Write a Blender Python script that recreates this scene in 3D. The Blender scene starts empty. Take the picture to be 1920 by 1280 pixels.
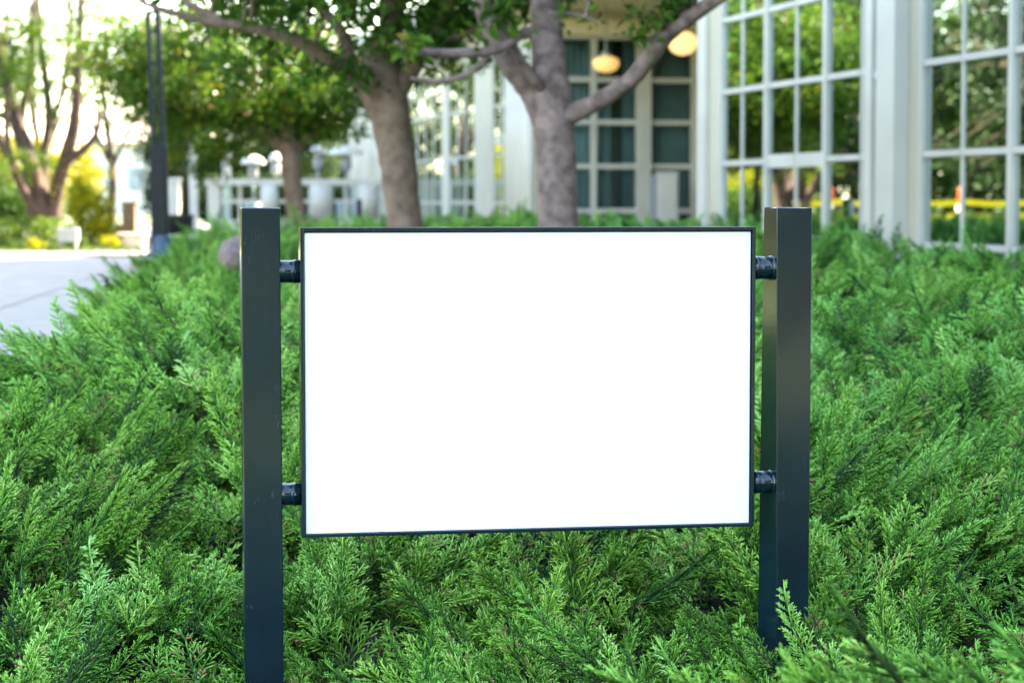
import bpy, math, random
import numpy as np
from mathutils import Vector, Matrix

SC = bpy.context.scene
COL = SC.collection
R = math.radians
rng = np.random.default_rng(11)
random.seed(5)

# ------------------------------------------------------------------ camera
PW, PH, LENS, CAMZ, HORIZON = 1920.0, 1280.0, 80.0, 1.6, 370.0
FPX = LENS / 36.0 * PW
PITCH = math.atan((PH / 2 - HORIZON) / FPX)
cam_d = bpy.data.cameras.new('camera')
cam_d.lens = LENS
cam_d.sensor_width = 36.0
cam_d.clip_start = 0.1
cam_d.clip_end = 5000
cam_d.dof.use_dof = True
cam_d.dof.focus_distance = 6.05
cam_d.dof.aperture_fstop = 4.0
cam = bpy.data.objects.new('camera', cam_d)
COL.objects.link(cam)
cam.location = (0, 0, CAMZ)
cam.rotation_euler = (math.pi / 2 - PITCH, 0, 0)
SC.camera = cam

# ------------------------------------------------------------------ light
SUN_AZ, SUN_EL = R(60), R(37)           # azimuth from +Y towards +X
w = bpy.data.worlds.new('World')
SC.world = w
w.use_nodes = True
wn = w.node_tree.nodes
sky = wn.new('ShaderNodeTexSky')
sky.sky_type = 'NISHITA'
sky.sun_disc = False
sky.sun_elevation = SUN_EL
sky.sun_rotation = SUN_AZ
sky.air_density = 1.0
sky.dust_density = .7
sky.ozone_density = 1.0
w.node_tree.links.new(sky.outputs[0], wn['Background'].inputs[0])
wn['Background'].inputs[1].default_value = 0.13
sl = bpy.data.lights.new('sun', 'SUN')
sl.energy = 4.6
sl.angle = R(0.53)
sl.color = (1.0, 0.92, 0.78)
sun = bpy.data.objects.new('sun', sl)
COL.objects.link(sun)
sdir = Vector((math.sin(SUN_AZ) * math.cos(SUN_EL), math.cos(SUN_AZ) * math.cos(SUN_EL), math.sin(SUN_EL)))
sun.rotation_euler = (-sdir).to_track_quat('-Z', 'Y').to_euler()
vs = SC.view_settings
vs.view_transform = 'Standard'
vs.look = 'None'
vs.gamma = 1.0
vs.use_curve_mapping = False
vs.exposure = 3.85
vs.use_white_balance = True             # the photograph is balanced for open shade
vs.white_balance_temperature = 7700
vs.white_balance_tint = 10

# ------------------------------------------------------------------ helpers
CP, SP = math.cos(PITCH), math.sin(PITCH)
def at(px, py, Y):
    u, v = (px - PW / 2) / FPX, (PH / 2 - py) / FPX
    dx, dy, dz = u, CP + v * SP, -SP + v * CP
    t = Y / dy
    return Vector((dx * t, Y, CAMZ + dz * t))
def m_px(px, Y):
    return px * Y / FPX

ORG = {}
def tag(o, label=None, cat=None, group=None, kind=None):
    if label: o['label'] = label
    if cat: o['category'] = cat
    if group: o['group'] = group
    if kind: o['kind'] = kind
    return o
def empty(name, loc, label, cat, group=None):
    o = bpy.data.objects.new(name, None)
    o.empty_display_size = 0.1
    COL.objects.link(o)
    o.location = loc
    ORG[o.name] = Vector(loc)
    return tag(o, label, cat, group)
def link_mesh(name, me, mat, parent=None, smooth=False):
    o = bpy.data.objects.new(name, me)
    COL.objects.link(o)
    if mat: me.materials.append(mat)
    if parent is not None:
        o.parent = parent
        org = ORG[parent.name]
        if org.length > 0:
            me.transform(Matrix.Translation(-org)) if not me.get('moved') else None
        ORG[o.name] = org
    else:
        ORG[o.name] = Vector((0, 0, 0))
    if smooth:
        me.polygons.foreach_set('use_smooth', [True] * len(me.polygons))
    return o
def mesh_np(V, Fq, tint=None):
    """vertices (n,3) and equal-size faces (m,k) to a mesh"""
    me = bpy.data.meshes.new('m')
    V = np.asarray(V, dtype=np.float32); Fq = np.asarray(Fq, dtype=np.int32)
    me.vertices.add(len(V)); me.vertices.foreach_set('co', V.ravel())
    k = Fq.shape[1]
    me.loops.add(Fq.size); me.loops.foreach_set('vertex_index', Fq.ravel())
    me.polygons.add(len(Fq))
    me.polygons.foreach_set('loop_start', np.arange(0, Fq.size, k, dtype=np.int32))
    if tint is not None:
        a = me.attributes.new('tint', 'FLOAT', 'POINT')
        a.data.foreach_set('value', np.asarray(tint, dtype=np.float32))
    me.update(calc_edges=True)
    return me

class MB:
    def __init__(s): s.v, s.f = [], []
    def box(s, lo, hi):
        (x0, y0, z0), (x1, y1, z1) = lo, hi
        return s.hexa([(x0,y0,z0),(x1,y0,z0),(x1,y1,z0),(x0,y1,z0),(x0,y0,z1),(x1,y0,z1),(x1,y1,z1),(x0,y1,z1)])
    def hexa(s, p):
        b = len(s.v); s.v += [tuple(q) for q in p]
        for f in ((3,2,1,0),(4,5,6,7),(0,1,5,4),(1,2,6,5),(2,3,7,6),(3,0,4,7)):
            s.f.append(tuple(b + i for i in f))
        return s
    def obox(s, c, ax, half):
        c = Vector(c); a, b_, d = [Vector(q).normalized() * h for q, h in zip(ax, half)]
        return s.hexa([c-a-b_-d, c+a-b_-d, c+a+b_-d, c-a+b_-d, c-a-b_+d, c+a-b_+d, c+a+b_+d, c-a+b_+d])
    def tube(s, pts, rad, n=10, cap=True, jit=0.0, seed=0):
        rr = random.Random(seed)
        pts = [Vector(p) for p in pts]
        if not isinstance(rad, (list, tuple)): rad = [rad] * len(pts)
        b0 = len(s.v); ref = None
        for i, p in enumerate(pts):
            t = (pts[min(i+1, len(pts)-1)] - pts[max(i-1, 0)]).normalized()
            if ref is None:
                ref = Vector((1,0,0)) if abs(t.x) < .8 else Vector((0,1,0))
            x = (ref - t * ref.dot(t)).normalized(); y = t.cross(x); ref = x
            for k in range(n):
                a = 2 * math.pi * k / n
                r_ = rad[i] * (1 + (rr.uniform(-jit, jit) if jit else 0))
                s.v.append(tuple(p + x * math.cos(a) * r_ + y * math.sin(a) * r_))
        for i in range(len(pts) - 1):
            for k in range(n):
                a, c = b0 + i*n + k, b0 + i*n + (k+1) % n
                s.f.append((a, c, c + n, a + n))
        if cap:
            s.f.append(tuple(b0 + k for k in range(n))[::-1])
            e = b0 + (len(pts)-1)*n
            s.f.append(tuple(e + k for k in range(n)))
        return s
    def lathe(s, c, prof, n=20):
        c = Vector(c); b0 = len(s.v)
        for r_, z in prof:
            for k in range(n):
                a = 2*math.pi*k/n
                s.v.append((c.x + r_*math.cos(a), c.y + r_*math.sin(a), c.z + z))
        for i in range(len(prof)-1):
            for k in range(n):
                a, d = b0+i*n+k, b0+i*n+(k+1) % n
                s.f.append((a, d, d+n, a+n))
        s.f.append(tuple(b0+k for k in range(n))[::-1])
        e = b0+(len(prof)-1)*n
        s.f.append(tuple(e+k for k in range(n)))
        return s
    def build(s, name, mat, parent=None, smooth=False, bevel=0.0):
        me = bpy.data.meshes.new('m')
        me.from_pydata(s.v, [], s.f); me.update()
        o = link_mesh(name, me, mat, parent, smooth)
        if bevel:
            md = o.modifiers.new('bevel', 'BEVEL'); md.width = bevel; md.segments = 2; md.limit_method = 'ANGLE'
        return o

def catmull(P, sub=5):
    P = [np.array(p, float) for p in P]
    out = []
    for i in range(len(P)-1):
        p0, p1, p2, p3 = P[max(i-1,0)], P[i], P[i+1], P[min(i+2,len(P)-1)]
        for k in range(sub):
            t = k/sub
            out.append(.5*((2*p1)+(-p0+p2)*t+(2*p0-5*p1+4*p2-p3)*t*t+(-p0+3*p1-3*p2+p3)*t**3))
    out.append(P[-1])
    return out

_H = np.random.default_rng(3).random((256, 256))
def vnoise(x, y):
    x = np.asarray(x, float); y = np.asarray(y, float)
    xi, yi = np.floor(x).astype(int), np.floor(y).astype(int)
    fx, fy = x - xi, y - yi
    fx = fx*fx*(3-2*fx); fy = fy*fy*(3-2*fy)
    g = lambda a, b: _H[a % 256, b % 256]
    return (g(xi,yi)*(1-fx)*(1-fy)+g(xi+1,yi)*fx*(1-fy)+g(xi,yi+1)*(1-fx)*fy+g(xi+1,yi+1)*fx*fy)*2-1
def sstep(a, b, x):
    t = np.clip((np.asarray(x, float)-a)/(b-a), 0, 1)
    return t*t*(3-2*t)

# ------------------------------------------------------------------ materials
def mat(name, col, rough=.6, spec=.5, metal=0.0, col2=None, nscale=6.0, bump=0.0, bscale=60.0, detail=6, lo=.35, hi=.65, coat=0.0, bdist=.01):
    m = bpy.data.materials.new(name); m.use_nodes = True
    nt = m.node_tree; N = nt.nodes; L = nt.links
    b = N['Principled BSDF']
    b.inputs['Base Color'].default_value = (*col, 1)
    b.inputs['Roughness'].default_value = rough
    b.inputs['Specular IOR Level'].default_value = spec
    b.inputs['Metallic'].default_value = metal
    b.inputs['Coat Weight'].default_value = coat
    b.inputs['Coat Roughness'].default_value = .10
    tc = N.new('ShaderNodeTexCoord')
    if col2 is not None:
        n = N.new('ShaderNodeTexNoise'); n.inputs['Scale'].default_value = nscale; n.inputs['Detail'].default_value = detail
        L.new(tc.outputs['Object'], n.inputs['Vector'])
        r = N.new('ShaderNodeValToRGB')
        r.color_ramp.elements[0].position = lo; r.color_ramp.elements[0].color = (*col, 1)
        r.color_ramp.elements[1].position = hi; r.color_ramp.elements[1].color = (*col2, 1)
        L.new(n.outputs['Fac'], r.inputs['Fac']); L.new(r.outputs['Color'], b.inputs['Base Color'])
    if bump:
        n2 = N.new('ShaderNodeTexNoise'); n2.inputs['Scale'].default_value = bscale; n2.inputs['Detail'].default_value = 4
        L.new(tc.outputs['Object'], n2.inputs['Vector'])
        bp = N.new('ShaderNodeBump'); bp.inputs['Strength'].default_value = bump; bp.inputs['Distance'].default_value = bdist
        L.new(n2.outputs['Fac'], bp.inputs['Height']); L.new(bp.outputs['Normal'], b.inputs['Normal'])
    return m
def leaf_mat(name, cols, transl=.35, rough=.6, inst=False, tcol=None):
    """cols: list of (pos, colour) over the 'tint' of each leaf"""
    m = bpy.data.materials.new(name); m.use_nodes = True
    nt = m.node_tree; N = nt.nodes; L = nt.links
    b = N['Principled BSDF']; b.inputs['Roughness'].default_value = rough
    b.inputs['Specular IOR Level'].default_value = .22
    a = N.new('ShaderNodeAttribute'); a.attribute_name = 'tint'
    fac = a.outputs['Fac']
    if inst:
        a2 = N.new('ShaderNodeAttribute'); a2.attribute_name = 'hue'; a2.attribute_type = 'INSTANCER'
        ad = N.new('ShaderNodeMath'); ad.operation = 'ADD'
        L.new(a.outputs['Fac'], ad.inputs[0]); L.new(a2.outputs['Fac'], ad.inputs[1])
        fac = ad.outputs[0]
    r = N.new('ShaderNodeValToRGB')
    els = r.color_ramp.elements
    els[0].position, els[0].color = cols[0][0], (*cols[0][1], 1)
    els[1].position, els[1].color = cols[-1][0], (*cols[-1][1], 1)
    for p, c in cols[1:-1]:
        e = els.new(p); e.color = (*c, 1)
    L.new(fac, r.inputs['Fac'])
    col = r.outputs['Color']
    if inst:        # per-spray lean to blue-green
        a3 = N.new('ShaderNodeAttribute'); a3.attribute_name = 'cool'; a3.attribute_type = 'INSTANCER'
        mx = N.new('ShaderNodeMix'); mx.data_type = 'RGBA'; mx.blend_type = 'MULTIPLY'
        L.new(a3.outputs['Fac'], mx.inputs['Factor']); L.new(col, mx.inputs['A'])
        mx.inputs['B'].default_value = (.66, .97, 1.6, 1)
        col = mx.outputs['Result']
        a4 = N.new('ShaderNodeAttribute'); a4.attribute_name = 'dead'
        mx2 = N.new('ShaderNodeMix'); mx2.data_type = 'RGBA'
        L.new(a4.outputs['Fac'], mx2.inputs['Factor']); L.new(col, mx2.inputs['A'])
        mx2.inputs['B'].default_value = (.36, .21, .09, 1)
        col = mx2.outputs['Result']
    L.new(col, b.inputs['Base Color'])
    t = N.new('ShaderNodeBsdfTranslucent'); L.new(col, t.inputs['Color'])
    ms = N.new('ShaderNodeMixShader'); ms.inputs[0].default_value = transl
    L.new(b.outputs[0], ms.inputs[1]); L.new(t.outputs[0], ms.inputs[2])
    L.new(ms.outputs[0], N['Material Output'].inputs['Surface'])
    return m
def glass_mat(name, ior=1.65, tint=(.8, .9, .88)):
    m = bpy.data.materials.new(name); m.use_nodes = True
    nt = m.node_tree; N = nt.nodes; L = nt.links
    N.remove(N['Principled BSDF'])
    fr = N.new('ShaderNodeFresnel'); fr.inputs['IOR'].default_value = ior
    tr = N.new('ShaderNodeBsdfTransparent'); tr.inputs['Color'].default_value = (*tint, 1)
    gl = N.new('ShaderNodeBsdfGlossy'); gl.inputs['Roughness'].default_value = .01; gl.inputs['Color'].default_value = (.55, .64, .62, 1)
    ms = N.new('ShaderNodeMixShader')
    L.new(fr.outputs[0], ms.inputs[0]); L.new(tr.outputs[0], ms.inputs[1]); L.new(gl.outputs[0], ms.inputs[2])
    L.new(ms.outputs[0], N['Material Output'].inputs['Surface'])
    return m
def emit_mat(name, col, s):
    m = bpy.data.materials.new(name); m.use_nodes = True
    b = m.node_tree.nodes['Principled BSDF']
    b.inputs['Base Color'].default_value = (*[c*.8 for c in col], 1)
    b.inputs['Emission Color'].default_value = (*col, 1); b.inputs['Emission Strength'].default_value = s
    b.inputs['Roughness'].default_value = .3
    return m
def paint_mat():
    """dark blue-black gloss enamel with orange-peel and fine scratches"""
    m = mat('sign_paint', (.0018, .0125, .0185), rough=.14, spec=.42, coat=.22, col2=(.0030, .0165, .0235), nscale=9, bump=.18, bscale=230, bdist=.0003)
    nt = m.node_tree; N = nt.nodes; L = nt.links; b = N['Principled BSDF']
    tc = N.new('ShaderNodeTexCoord')
    mp = N.new('ShaderNodeMapping'); mp.inputs['Scale'].default_value = (55, 55, 7); mp.inputs['Rotation'].default_value = (.3, .25, 0)
    L.new(tc.outputs['Object'], mp.inputs['Vector'])
    n = N.new('ShaderNodeTexNoise'); n.inputs['Scale'].default_value = 1.0; n.inputs['Detail'].default_value = 3; n.inputs['Distortion'].default_value = 1.2
    L.new(mp.outputs[0], n.inputs['Vector'])
    # thin iso-lines of the noise, masked to a few places: scratches and dust specks
    s1 = N.new('ShaderNodeMath'); s1.operation = 'SUBTRACT'; s1.inputs[1].default_value = .5; L.new(n.outputs['Fac'], s1.inputs[0])
    s2 = N.new('ShaderNodeMath'); s2.operation = 'ABSOLUTE'; L.new(s1.outputs[0], s2.inputs[0])
    s3 = N.new('ShaderNodeMath'); s3.operation = 'LESS_THAN'; s3.inputs[1].default_value = .006; L.new(s2.outputs[0], s3.inputs[0])
    n2 = N.new('ShaderNodeTexNoise'); n2.inputs['Scale'].default_value = 13; L.new(tc.outputs['Object'], n2.inputs['Vector'])
    g = N.new('ShaderNodeMath'); g.operation = 'GREATER_THAN'; g.inputs[1].default_value = .64; L.new(n2.outputs['Fac'], g.inputs[0])
    mu = N.new('ShaderNodeMath'); mu.operation = 'MULTIPLY'; L.new(s3.outputs[0], mu.inputs[0]); L.new(g.outputs[0], mu.inputs[1])
    n3 = N.new('ShaderNodeTexNoise'); n3.inputs['Scale'].default_value = 330; n3.inputs['Detail'].default_value = 1; L.new(tc.outputs['Object'], n3.inputs['Vector'])
    g3 = N.new('ShaderNodeMath'); g3.operation = 'GREATER_THAN'; g3.inputs[1].default_value = .765; L.new(n3.outputs['Fac'], g3.inputs[0])
    mxx = N.new('ShaderNodeMath'); mxx.operation = 'MAXIMUM'; L.new(mu.outputs[0], mxx.inputs[0]); L.new(g3.outputs[0], mxx.inputs[1])
    sc = N.new('ShaderNodeMath'); sc.operation = 'MULTIPLY'; sc.inputs[1].default_value = .22; L.new(mxx.outputs[0], sc.inputs[0])
    mix = N.new('ShaderNodeMix'); mix.data_type = 'RGBA'
    L.new(sc.outputs[0], mix.inputs['Factor'])
    src = b.inputs['Base Color'].links[0].from_socket
    L.new(src, mix.inputs['A']); mix.inputs['B'].default_value = (.14, .15, .16, 1)
    L.new(mix.outputs['Result'], b.inputs['Base Color'])
    return m

M = dict(
    paint=paint_mat(),
    panel=mat('white_panel', (.84, .84, .84), rough=.45),
    wall=mat('cream_render', (.46, .425, .32), rough=.7, col2=(.50, .465, .36), nscale=1.5, bump=.05, bscale=40),
    white=mat('white_trim', (.47, .45, .395), rough=.45, col2=(.53, .51, .45), nscale=2),
    soffit=mat('soffit_cream', (.74, .66, .44), rough=.8, col2=(.78, .70, .48), nscale=2),
    dark=mat('interior_dark', (.035, .04, .04), rough=.9, col2=(.06, .065, .06), nscale=1),
    floor=mat('interior_floor', (.06, .05, .04), rough=.5),
    glass=glass_mat('window_glass', 1.36),
    curtain=mat('curtain_cloth', (.33, .385, .42), rough=.9, col2=(.40, .455, .49), nscale=3),
    lampw=emit_mat('lamp_glass_lit', (1.0, .66, .29), .105),
    lampdim=emit_mat('lamp_glass_dim', (1.0, .66, .24), .055),
    metal=mat('dark_metal', (.005, .008, .010), rough=.4, spec=.2, col2=(.008, .012, .014), nscale=12, bump=.05, bscale=200),
    lampbase=mat('lamp_base_paint', (.02, .05, .09), rough=.35),
    concrete=mat('concrete_slab', (.255, .225, .195), rough=.85, col2=(.30, .268, .235), nscale=3.5, bump=.1, bscale=120),
    joint=mat('concrete_joint', (.12, .115, .11), rough=.95),
    ground=mat('lawn_ground', (.045, .075, .020), rough=.95, col2=(.085, .105, .035), nscale=.25, bump=.2, bscale=3),
    soil=mat('mulch_soil', (.018, .014, .010), rough=.95, col2=(.05, .032, .02), nscale=22, bump=.5, bscale=40),
    bark=mat('bark_smooth', (.095, .062, .054), rough=.85, col2=(.25, .172, .155), nscale=11, bump=.6, bscale=70, detail=8),
    bark_dark=mat('bark_dark', (.06, .042, .03), rough=.9, col2=(.12, .082, .06), nscale=14, bump=.6, bscale=30, detail=8),
    bark_red=mat('bark_red', (.03, .017, .012), rough=.9, col2=(.075, .043, .030), nscale=8, bump=.6, bscale=20),
    rock=mat('pink_granite', (.13, .095, .09), rough=.8, col2=(.24, .175, .165), nscale=18, bump=.4, bscale=40),
    orange=mat('cone_orange', (.75, .085, .015), rough=.5),
    conewhite=mat('cone_white', (.45, .40, .38), rough=.4),
    tape=mat('caution_tape_yellow', (.85, .58, .02), rough=.4),
    black=mat('black_plastic', (.015, .015, .017), rough=.45),
    grey=mat('grey_steel', (.22, .235, .245), rough=.5, col2=(.27, .285, .295), nscale=8),
    brown=mat('brown_wood', (.14, .085, .045), rough=.7, col2=(.2, .13, .07), nscale=8),
    tan=mat('tan_stone', (.45, .36, .27), rough=.85, col2=(.55, .46, .36), nscale=8, bump=.2),
    house=mat('far_cream_wall', (.70, .66, .60), rough=.8),
    roof=mat('far_roof', (.46, .38, .34), rough=.9),
    palepane=mat('far_pane', (.30, .33, .36), rough=.2),  # sky reflection put into the pane colour as a pale tone
    bark_brown=mat('bark_brown', (.12, .075, .052), rough=.85, col2=(.235, .158, .115), nscale=9, bump=.6, bscale=70, detail=9),
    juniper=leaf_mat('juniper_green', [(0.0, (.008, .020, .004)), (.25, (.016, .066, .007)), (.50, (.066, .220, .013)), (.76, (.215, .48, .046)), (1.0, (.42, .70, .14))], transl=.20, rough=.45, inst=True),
    leaf=leaf_mat('leaf_green', [(0, (.022, .070, .010)), (.5, (.055, .15, .016)), (.88, (.13, .22, .018)), (1, (.24, .13, .02))], transl=.4),
    leaf_olive=leaf_mat('leaf_olive', [(0, (.028, .080, .007)), (.5, (.066, .145, .012)), (.9, (.145, .22, .016)), (1, (.26, .13, .016))], transl=.35),
    leaf_dark=leaf_mat('leaf_dark', [(0, (.008, .024, .006)), (.6, (.020, .050, .010)), (1, (.045, .085, .015))], transl=.25),
    leaf_yellow=leaf_mat('leaf_yellow_green', [(0, (.14, .17, .006)), (.6, (.32, .31, .008)), (1, (.44, .38, .012))], transl=.45),
    leaf_gold=leaf_mat('leaf_gold', [(0, (.34, .27, .008)), (.6, (.50, .40, .012)), (1, (.58, .44, .02))], transl=.5),
    leaf_garden=leaf_mat('leaf_garden', [(0, (.006, .016, .004)), (.6, (.014, .034, .006)), (1, (.032, .060, .010))], transl=.25),
    leaf_hedge=leaf_mat('leaf_hedge', [(0, (.06, .12, .012)), (.6, (.12, .20, .02)), (1, (.20, .27, .03))], transl=.35),
    leaf_mid=leaf_mat('leaf_mid', [(0, (.022, .055, .008)), (.6, (.05, .105, .012)), (1, (.12, .16, .018))], transl=.4),
    grass=leaf_mat('grass_blades', [(0, (.035, .075, .012)), (.6, (.06, .12, .02)), (1, (.12, .17, .03))], transl=.3),
)

# ------------------------------------------------------------------ layout of the place
FX0, FD0 = (1340-960)/FPX*26.0, 26.0          # a point on the facade line
E_ = Vector((.066, -.296, 0)).normalized()    # along the facade, towards the camera
NOUT = Vector((E_.y, -E_.x, 0))               # outward, to the path
if NOUT.x > 0: NOUT = -NOUT
UP = Vector((0, 0, 1))
P0 = Vector((FX0, FD0, 0))
def fp(u, z, d=0.0): return P0 + E_*u + NOUT*d + UP*z
def D_of(px): return FD0*195.0/(195.0 + .1464*(px-1340))
def u_of(px): return (FD0 - D_of(px))/(-E_.y)

def edge_x(d):            # left edge of the planting along the path
    return np.interp(d, [3, 6, 8, 10, 14, 18, 22, 26, 32], [-2.12, -2.12, -2.12, -2.12, -2.52, -3.0, -3.45, -3.8, -4.2])
def fac_dist(x, y):       # distance in front of the facade line
    return (x-P0.x)*NOUT.x + (y-P0.y)*NOUT.y
def Tsurf(x, d):          # top of the juniper mass
    x = np.asarray(x, float); d = np.asarray(d, float)
    t = np.interp(d, [3, 4.6, 5.5, 6, 6.5, 7, 8, 9, 10, 12, 14, 18, 22, 26, 30, 34], [.25, .25, .31, .40, .50, .60, .78, .90, .97, 1.0, 1.01, 1.04, 1.10, 1.17, 1.2, 1.2])
    t = t + sstep(-2.0, .8, x)*np.clip(d-10, 0, 7)*.021
    t = t - .05*sstep(.6, 1.6, x)*sstep(5.5, 7, d)*(1-sstep(8.5, 10, d))
    # the near clump at the right
    q = np.clip(1-np.sqrt(((x-.98)/.92)**2+((d-4.15)/.55)**2), 0, 1)
    t = t + .47*q**.5
    return t
_cg = np.random.default_rng(77)
def _mk(sp, x0, x1, y0, y1):
    gx, gy = np.meshgrid(np.arange(x0, x1, sp), np.arange(y0, y1, sp))
    return np.stack([gx.ravel()+_cg.uniform(-.42, .42, gx.size)*sp, gy.ravel()+_cg.uniform(-.42, .42, gx.size)*sp], 1), _cg.uniform(-.05, .06, gx.size)
CL = [_mk(.40, -4.5, 5.5, 3, 11.5), _mk(.62, -6, 6.5, 9, 31)]
def clump(x, d):
    """nearest juniper clump: distance, offset from its centre, its own height offset"""
    x = np.asarray(x, float).ravel(); d = np.asarray(d, float).ravel()
    r = np.zeros(len(x)); ox = np.zeros(len(x)); oy = np.zeros(len(x)); hh = np.zeros(len(x))
    for k, (C, H) in enumerate(CL):
        sel = np.where((d < 10.5) if k == 0 else (d >= 10.5))[0]
        for a in range(0, len(sel), 2000):
            q = sel[a:a+2000]
            D2 = (x[q, None]-C[None, :, 0])**2+(d[q, None]-C[None, :, 1])**2
            m_ = D2.argmin(1)
            R0 = .29 if k == 0 else .46
            r[q] = np.sqrt(D2[np.arange(len(q)), m_])/R0
            ox[q] = x[q]-C[m_, 0]; oy[q] = d[q]-C[m_, 1]; hh[q] = H[m_]
    return r, ox, oy, hh
def bumps(x, d):
    sh = np.shape(x)
    r, _, _, hh = clump(x, d)
    h = (.11-.38*np.clip(r, 0, 1.25)**2+hh).reshape(sh)
    return h + .07*vnoise(np.asarray(x)*1.1+7, np.asarray(d)*1.0+3)
def Gsurf(x, y):
    """ground height"""
    x = np.asarray(x, float); y = np.asarray(y, float)
    g = Tsurf(np.clip(x, -2.5, 3), np.clip(y, 4.8, 34)) - .50
    pz = .3 + (np.clip(y, 0, 30)-12)*.0278
    wbed = sstep(-.35, .45, x-edge_x(np.clip(y, 3, 32)))
    z = pz*(1-wbed)+g*wbed
    z = z*(1-sstep(28, 34, y)) + .86*sstep(28, 34, y)
    fd = fac_dist(x, y)
    k = (1-sstep(.5, 1.7, fd))*(1-sstep(26.2, 27.2, y))
    z = z*(1-k) + (.1)*k
    return z

# ------------------------------------------------------------------ ground, path
def build_ground():
    xs = np.concatenate([[-2500, -600, -200, -90, -50, -30, -20, -14], np.arange(-10, 10.01, .4), [14, 20, 30, 60, 200, 600, 2500]])
    ys = np.concatenate([[-2500, -600, -100, -20, -6], np.arange(-2, 40.01, .5), [46, 55, 70, 100, 200, 600, 1200, 3500]])
    X, Y = np.meshgrid(xs, ys)
    Z = Gsurf(X, Y) - .05
    V = np.stack([X, Y, Z], -1).reshape(-1, 3)
    n, k = len(ys), len(xs)
    i, j = np.meshgrid(np.arange(n-1), np.arange(k-1), indexing='ij')
    a = (i*k+j).ravel()
    F = np.stack([a, a+1, a+1+k, a+k], 1)
    o = link_mesh('ground', mesh_np(V, F), M['ground'], None, True)
    tag(o, 'green lawn ground stretching away to the horizon', 'ground', kind='structure')
build_ground()

def path_z(y): return .3 + (y-12)*.0278
def build_path():
    mb = MB()
    def xr(y): return float(edge_x(y))+.05
    ys = np.arange(4, 30.6, 1.0)
    for a, b in zip(ys[:-1], ys[1:]):
        z0, z1 = path_z(a)-.012, path_z(b)-.012
        mb.hexa([(-8.6, a, z0-.1), (xr(a), a, z0-.1), (xr(b), b, z1-.1), (-8.6, b, z1-.1), (-8.6, a, z0), (xr(a), a, z0), (xr(b), b, z1), (-8.6, b, z1)])
    p = tag(mb.build('path', M['joint']), 'pale concrete walkway beside the juniper bed', 'path', kind='structure')
    S = 1.45
    sl_ = math.atan(.0278)
    for iy in range(0, 18):
        for ix in range(0, 8):
            y0 = 4.2 + iy*S; y1 = y0 + S - .024
            x1 = -1.9 - ix*S - (0.0); x0 = x1 - S + .022
            if x0 < -8.6: continue
            e0, e1 = float(edge_x(y0)), float(edge_x(y1))
            if x0 > min(e0, e1)+.1 or y1 > 30.4: continue
            if x1 > max(e0, e1)+.25: x1 = max(e0, e1)+.25
            dz = random.uniform(-.002, .002)
            mb = MB()
            za, zb = path_z(y0)+dz, path_z(y1)+dz
            mb.hexa([(x0, y0, za-.06), (x1, y0, za-.06), (x1, y1, zb-.06), (x0, y1, zb-.06), (x0, y0, za), (x1, y0, za), (x1, y1, zb), (x0, y1, zb)])
            mb.build('paving_slab', M['concrete'], p)
    # the sunlit forecourt beyond
    mb = MB()
    mb.hexa([(-9, 30.6, .74), (-2.6, 30.6, .74), (-2.6, 70, .80), (-9, 70, .80), (-9, 30.6, .84), (-2.6, 30.6, .84), (-2.6, 70, .885), (-9, 70, .885)])
    tag(mb.build('forecourt', M['concrete']), 'sunlit concrete forecourt beyond the walkway', 'pavement', kind='structure')
build_path()

# soil under the junipers
def build_bed():
    xs = np.arange(-4.8, 6.0, .2); ys = np.arange(3.2, 30.1, .2)
    X, Y = np.meshgrid(xs, ys)
    Z = Tsurf(X, Y)+bumps(X, Y)-.27
    inside = np.minimum(sstep(-.05, .35, X-edge_x(Y)), sstep(1.0, 1.5, fac_dist(X, Y)))
    Z = Z*inside + (Gsurf(X, Y)-.12)*(1-inside)
    V = np.stack([X, Y, Z], -1).reshape(-1, 3)
    n, k = len(ys), len(xs)
    i, j = np.meshgrid(np.arange(n-1), np.arange(k-1), indexing='ij')
    a = (i*k+j).ravel()
    keep = (inside[:-1, :-1].ravel() > 0) | (inside[1:, 1:].ravel() > 0)
    F = np.stack([a, a+1, a+1+k, a+k], 1)[keep]
    o = link_mesh('planting_soil', mesh_np(V, F), M['soil'], None, True)
    tag(o, 'dark mulch and litter under the junipers', 'soil', kind='structure')
build_bed()

# ------------------------------------------------------------------ leaves
def leaves_mesh(C, size, up=.5, aspect=.5, tint=None, droop=0.0, seed=1):
    """one folded rhombus per centre"""
    g = np.random.default_rng(seed)
    n = len(C)
    nor = g.normal(size=(n, 3)); nor[:, 2] += up*2; nor /= np.linalg.norm(nor, axis=1)[:, None]
    d = g.normal(size=(n, 3)); d[:, 2] -= droop
    d -= nor*(d*nor).sum(1)[:, None]; d /= np.linalg.norm(d, axis=1)[:, None]
    s = np.cross(nor, d)
    L = size*g.uniform(.6, 1.25, n)[:, None]
    b = C - d*L*.5; t = C + d*L*.5 - nor*L*.12
    l = C + s*L*aspect*.5 + nor*L*.10 - d*L*.06; r = C - s*L*aspect*.5 + nor*L*.10 - d*L*.06
    V = np.stack([b, r, t, l], 1).reshape(-1, 3)
    F = np.arange(4*n).reshape(n, 4)
    F = np.concatenate([F[:, [0, 1, 2]], F[:, [0, 2, 3]]])
    if tint is None: tint = g.random(n)
    return mesh_np(V, F, np.repeat(tint, 4))
def clusters(centres, per, r, g, flat=.7):
    n = len(centres)
    off = g.normal(size=(n, per, 3)); off *= (r*g.uniform(.5, 1.1, (n, 1, 1)))/1.7
    off[:, :, 2] *= flat
    pts = (centres[:, None, :]+off)
    tn = np.clip(g.uniform(.1, .8, (n, 1)) + g.normal(scale=.17, size=(n, per)), 0, 1)
    return pts.reshape(-1, 3), tn.ravel()
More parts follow.
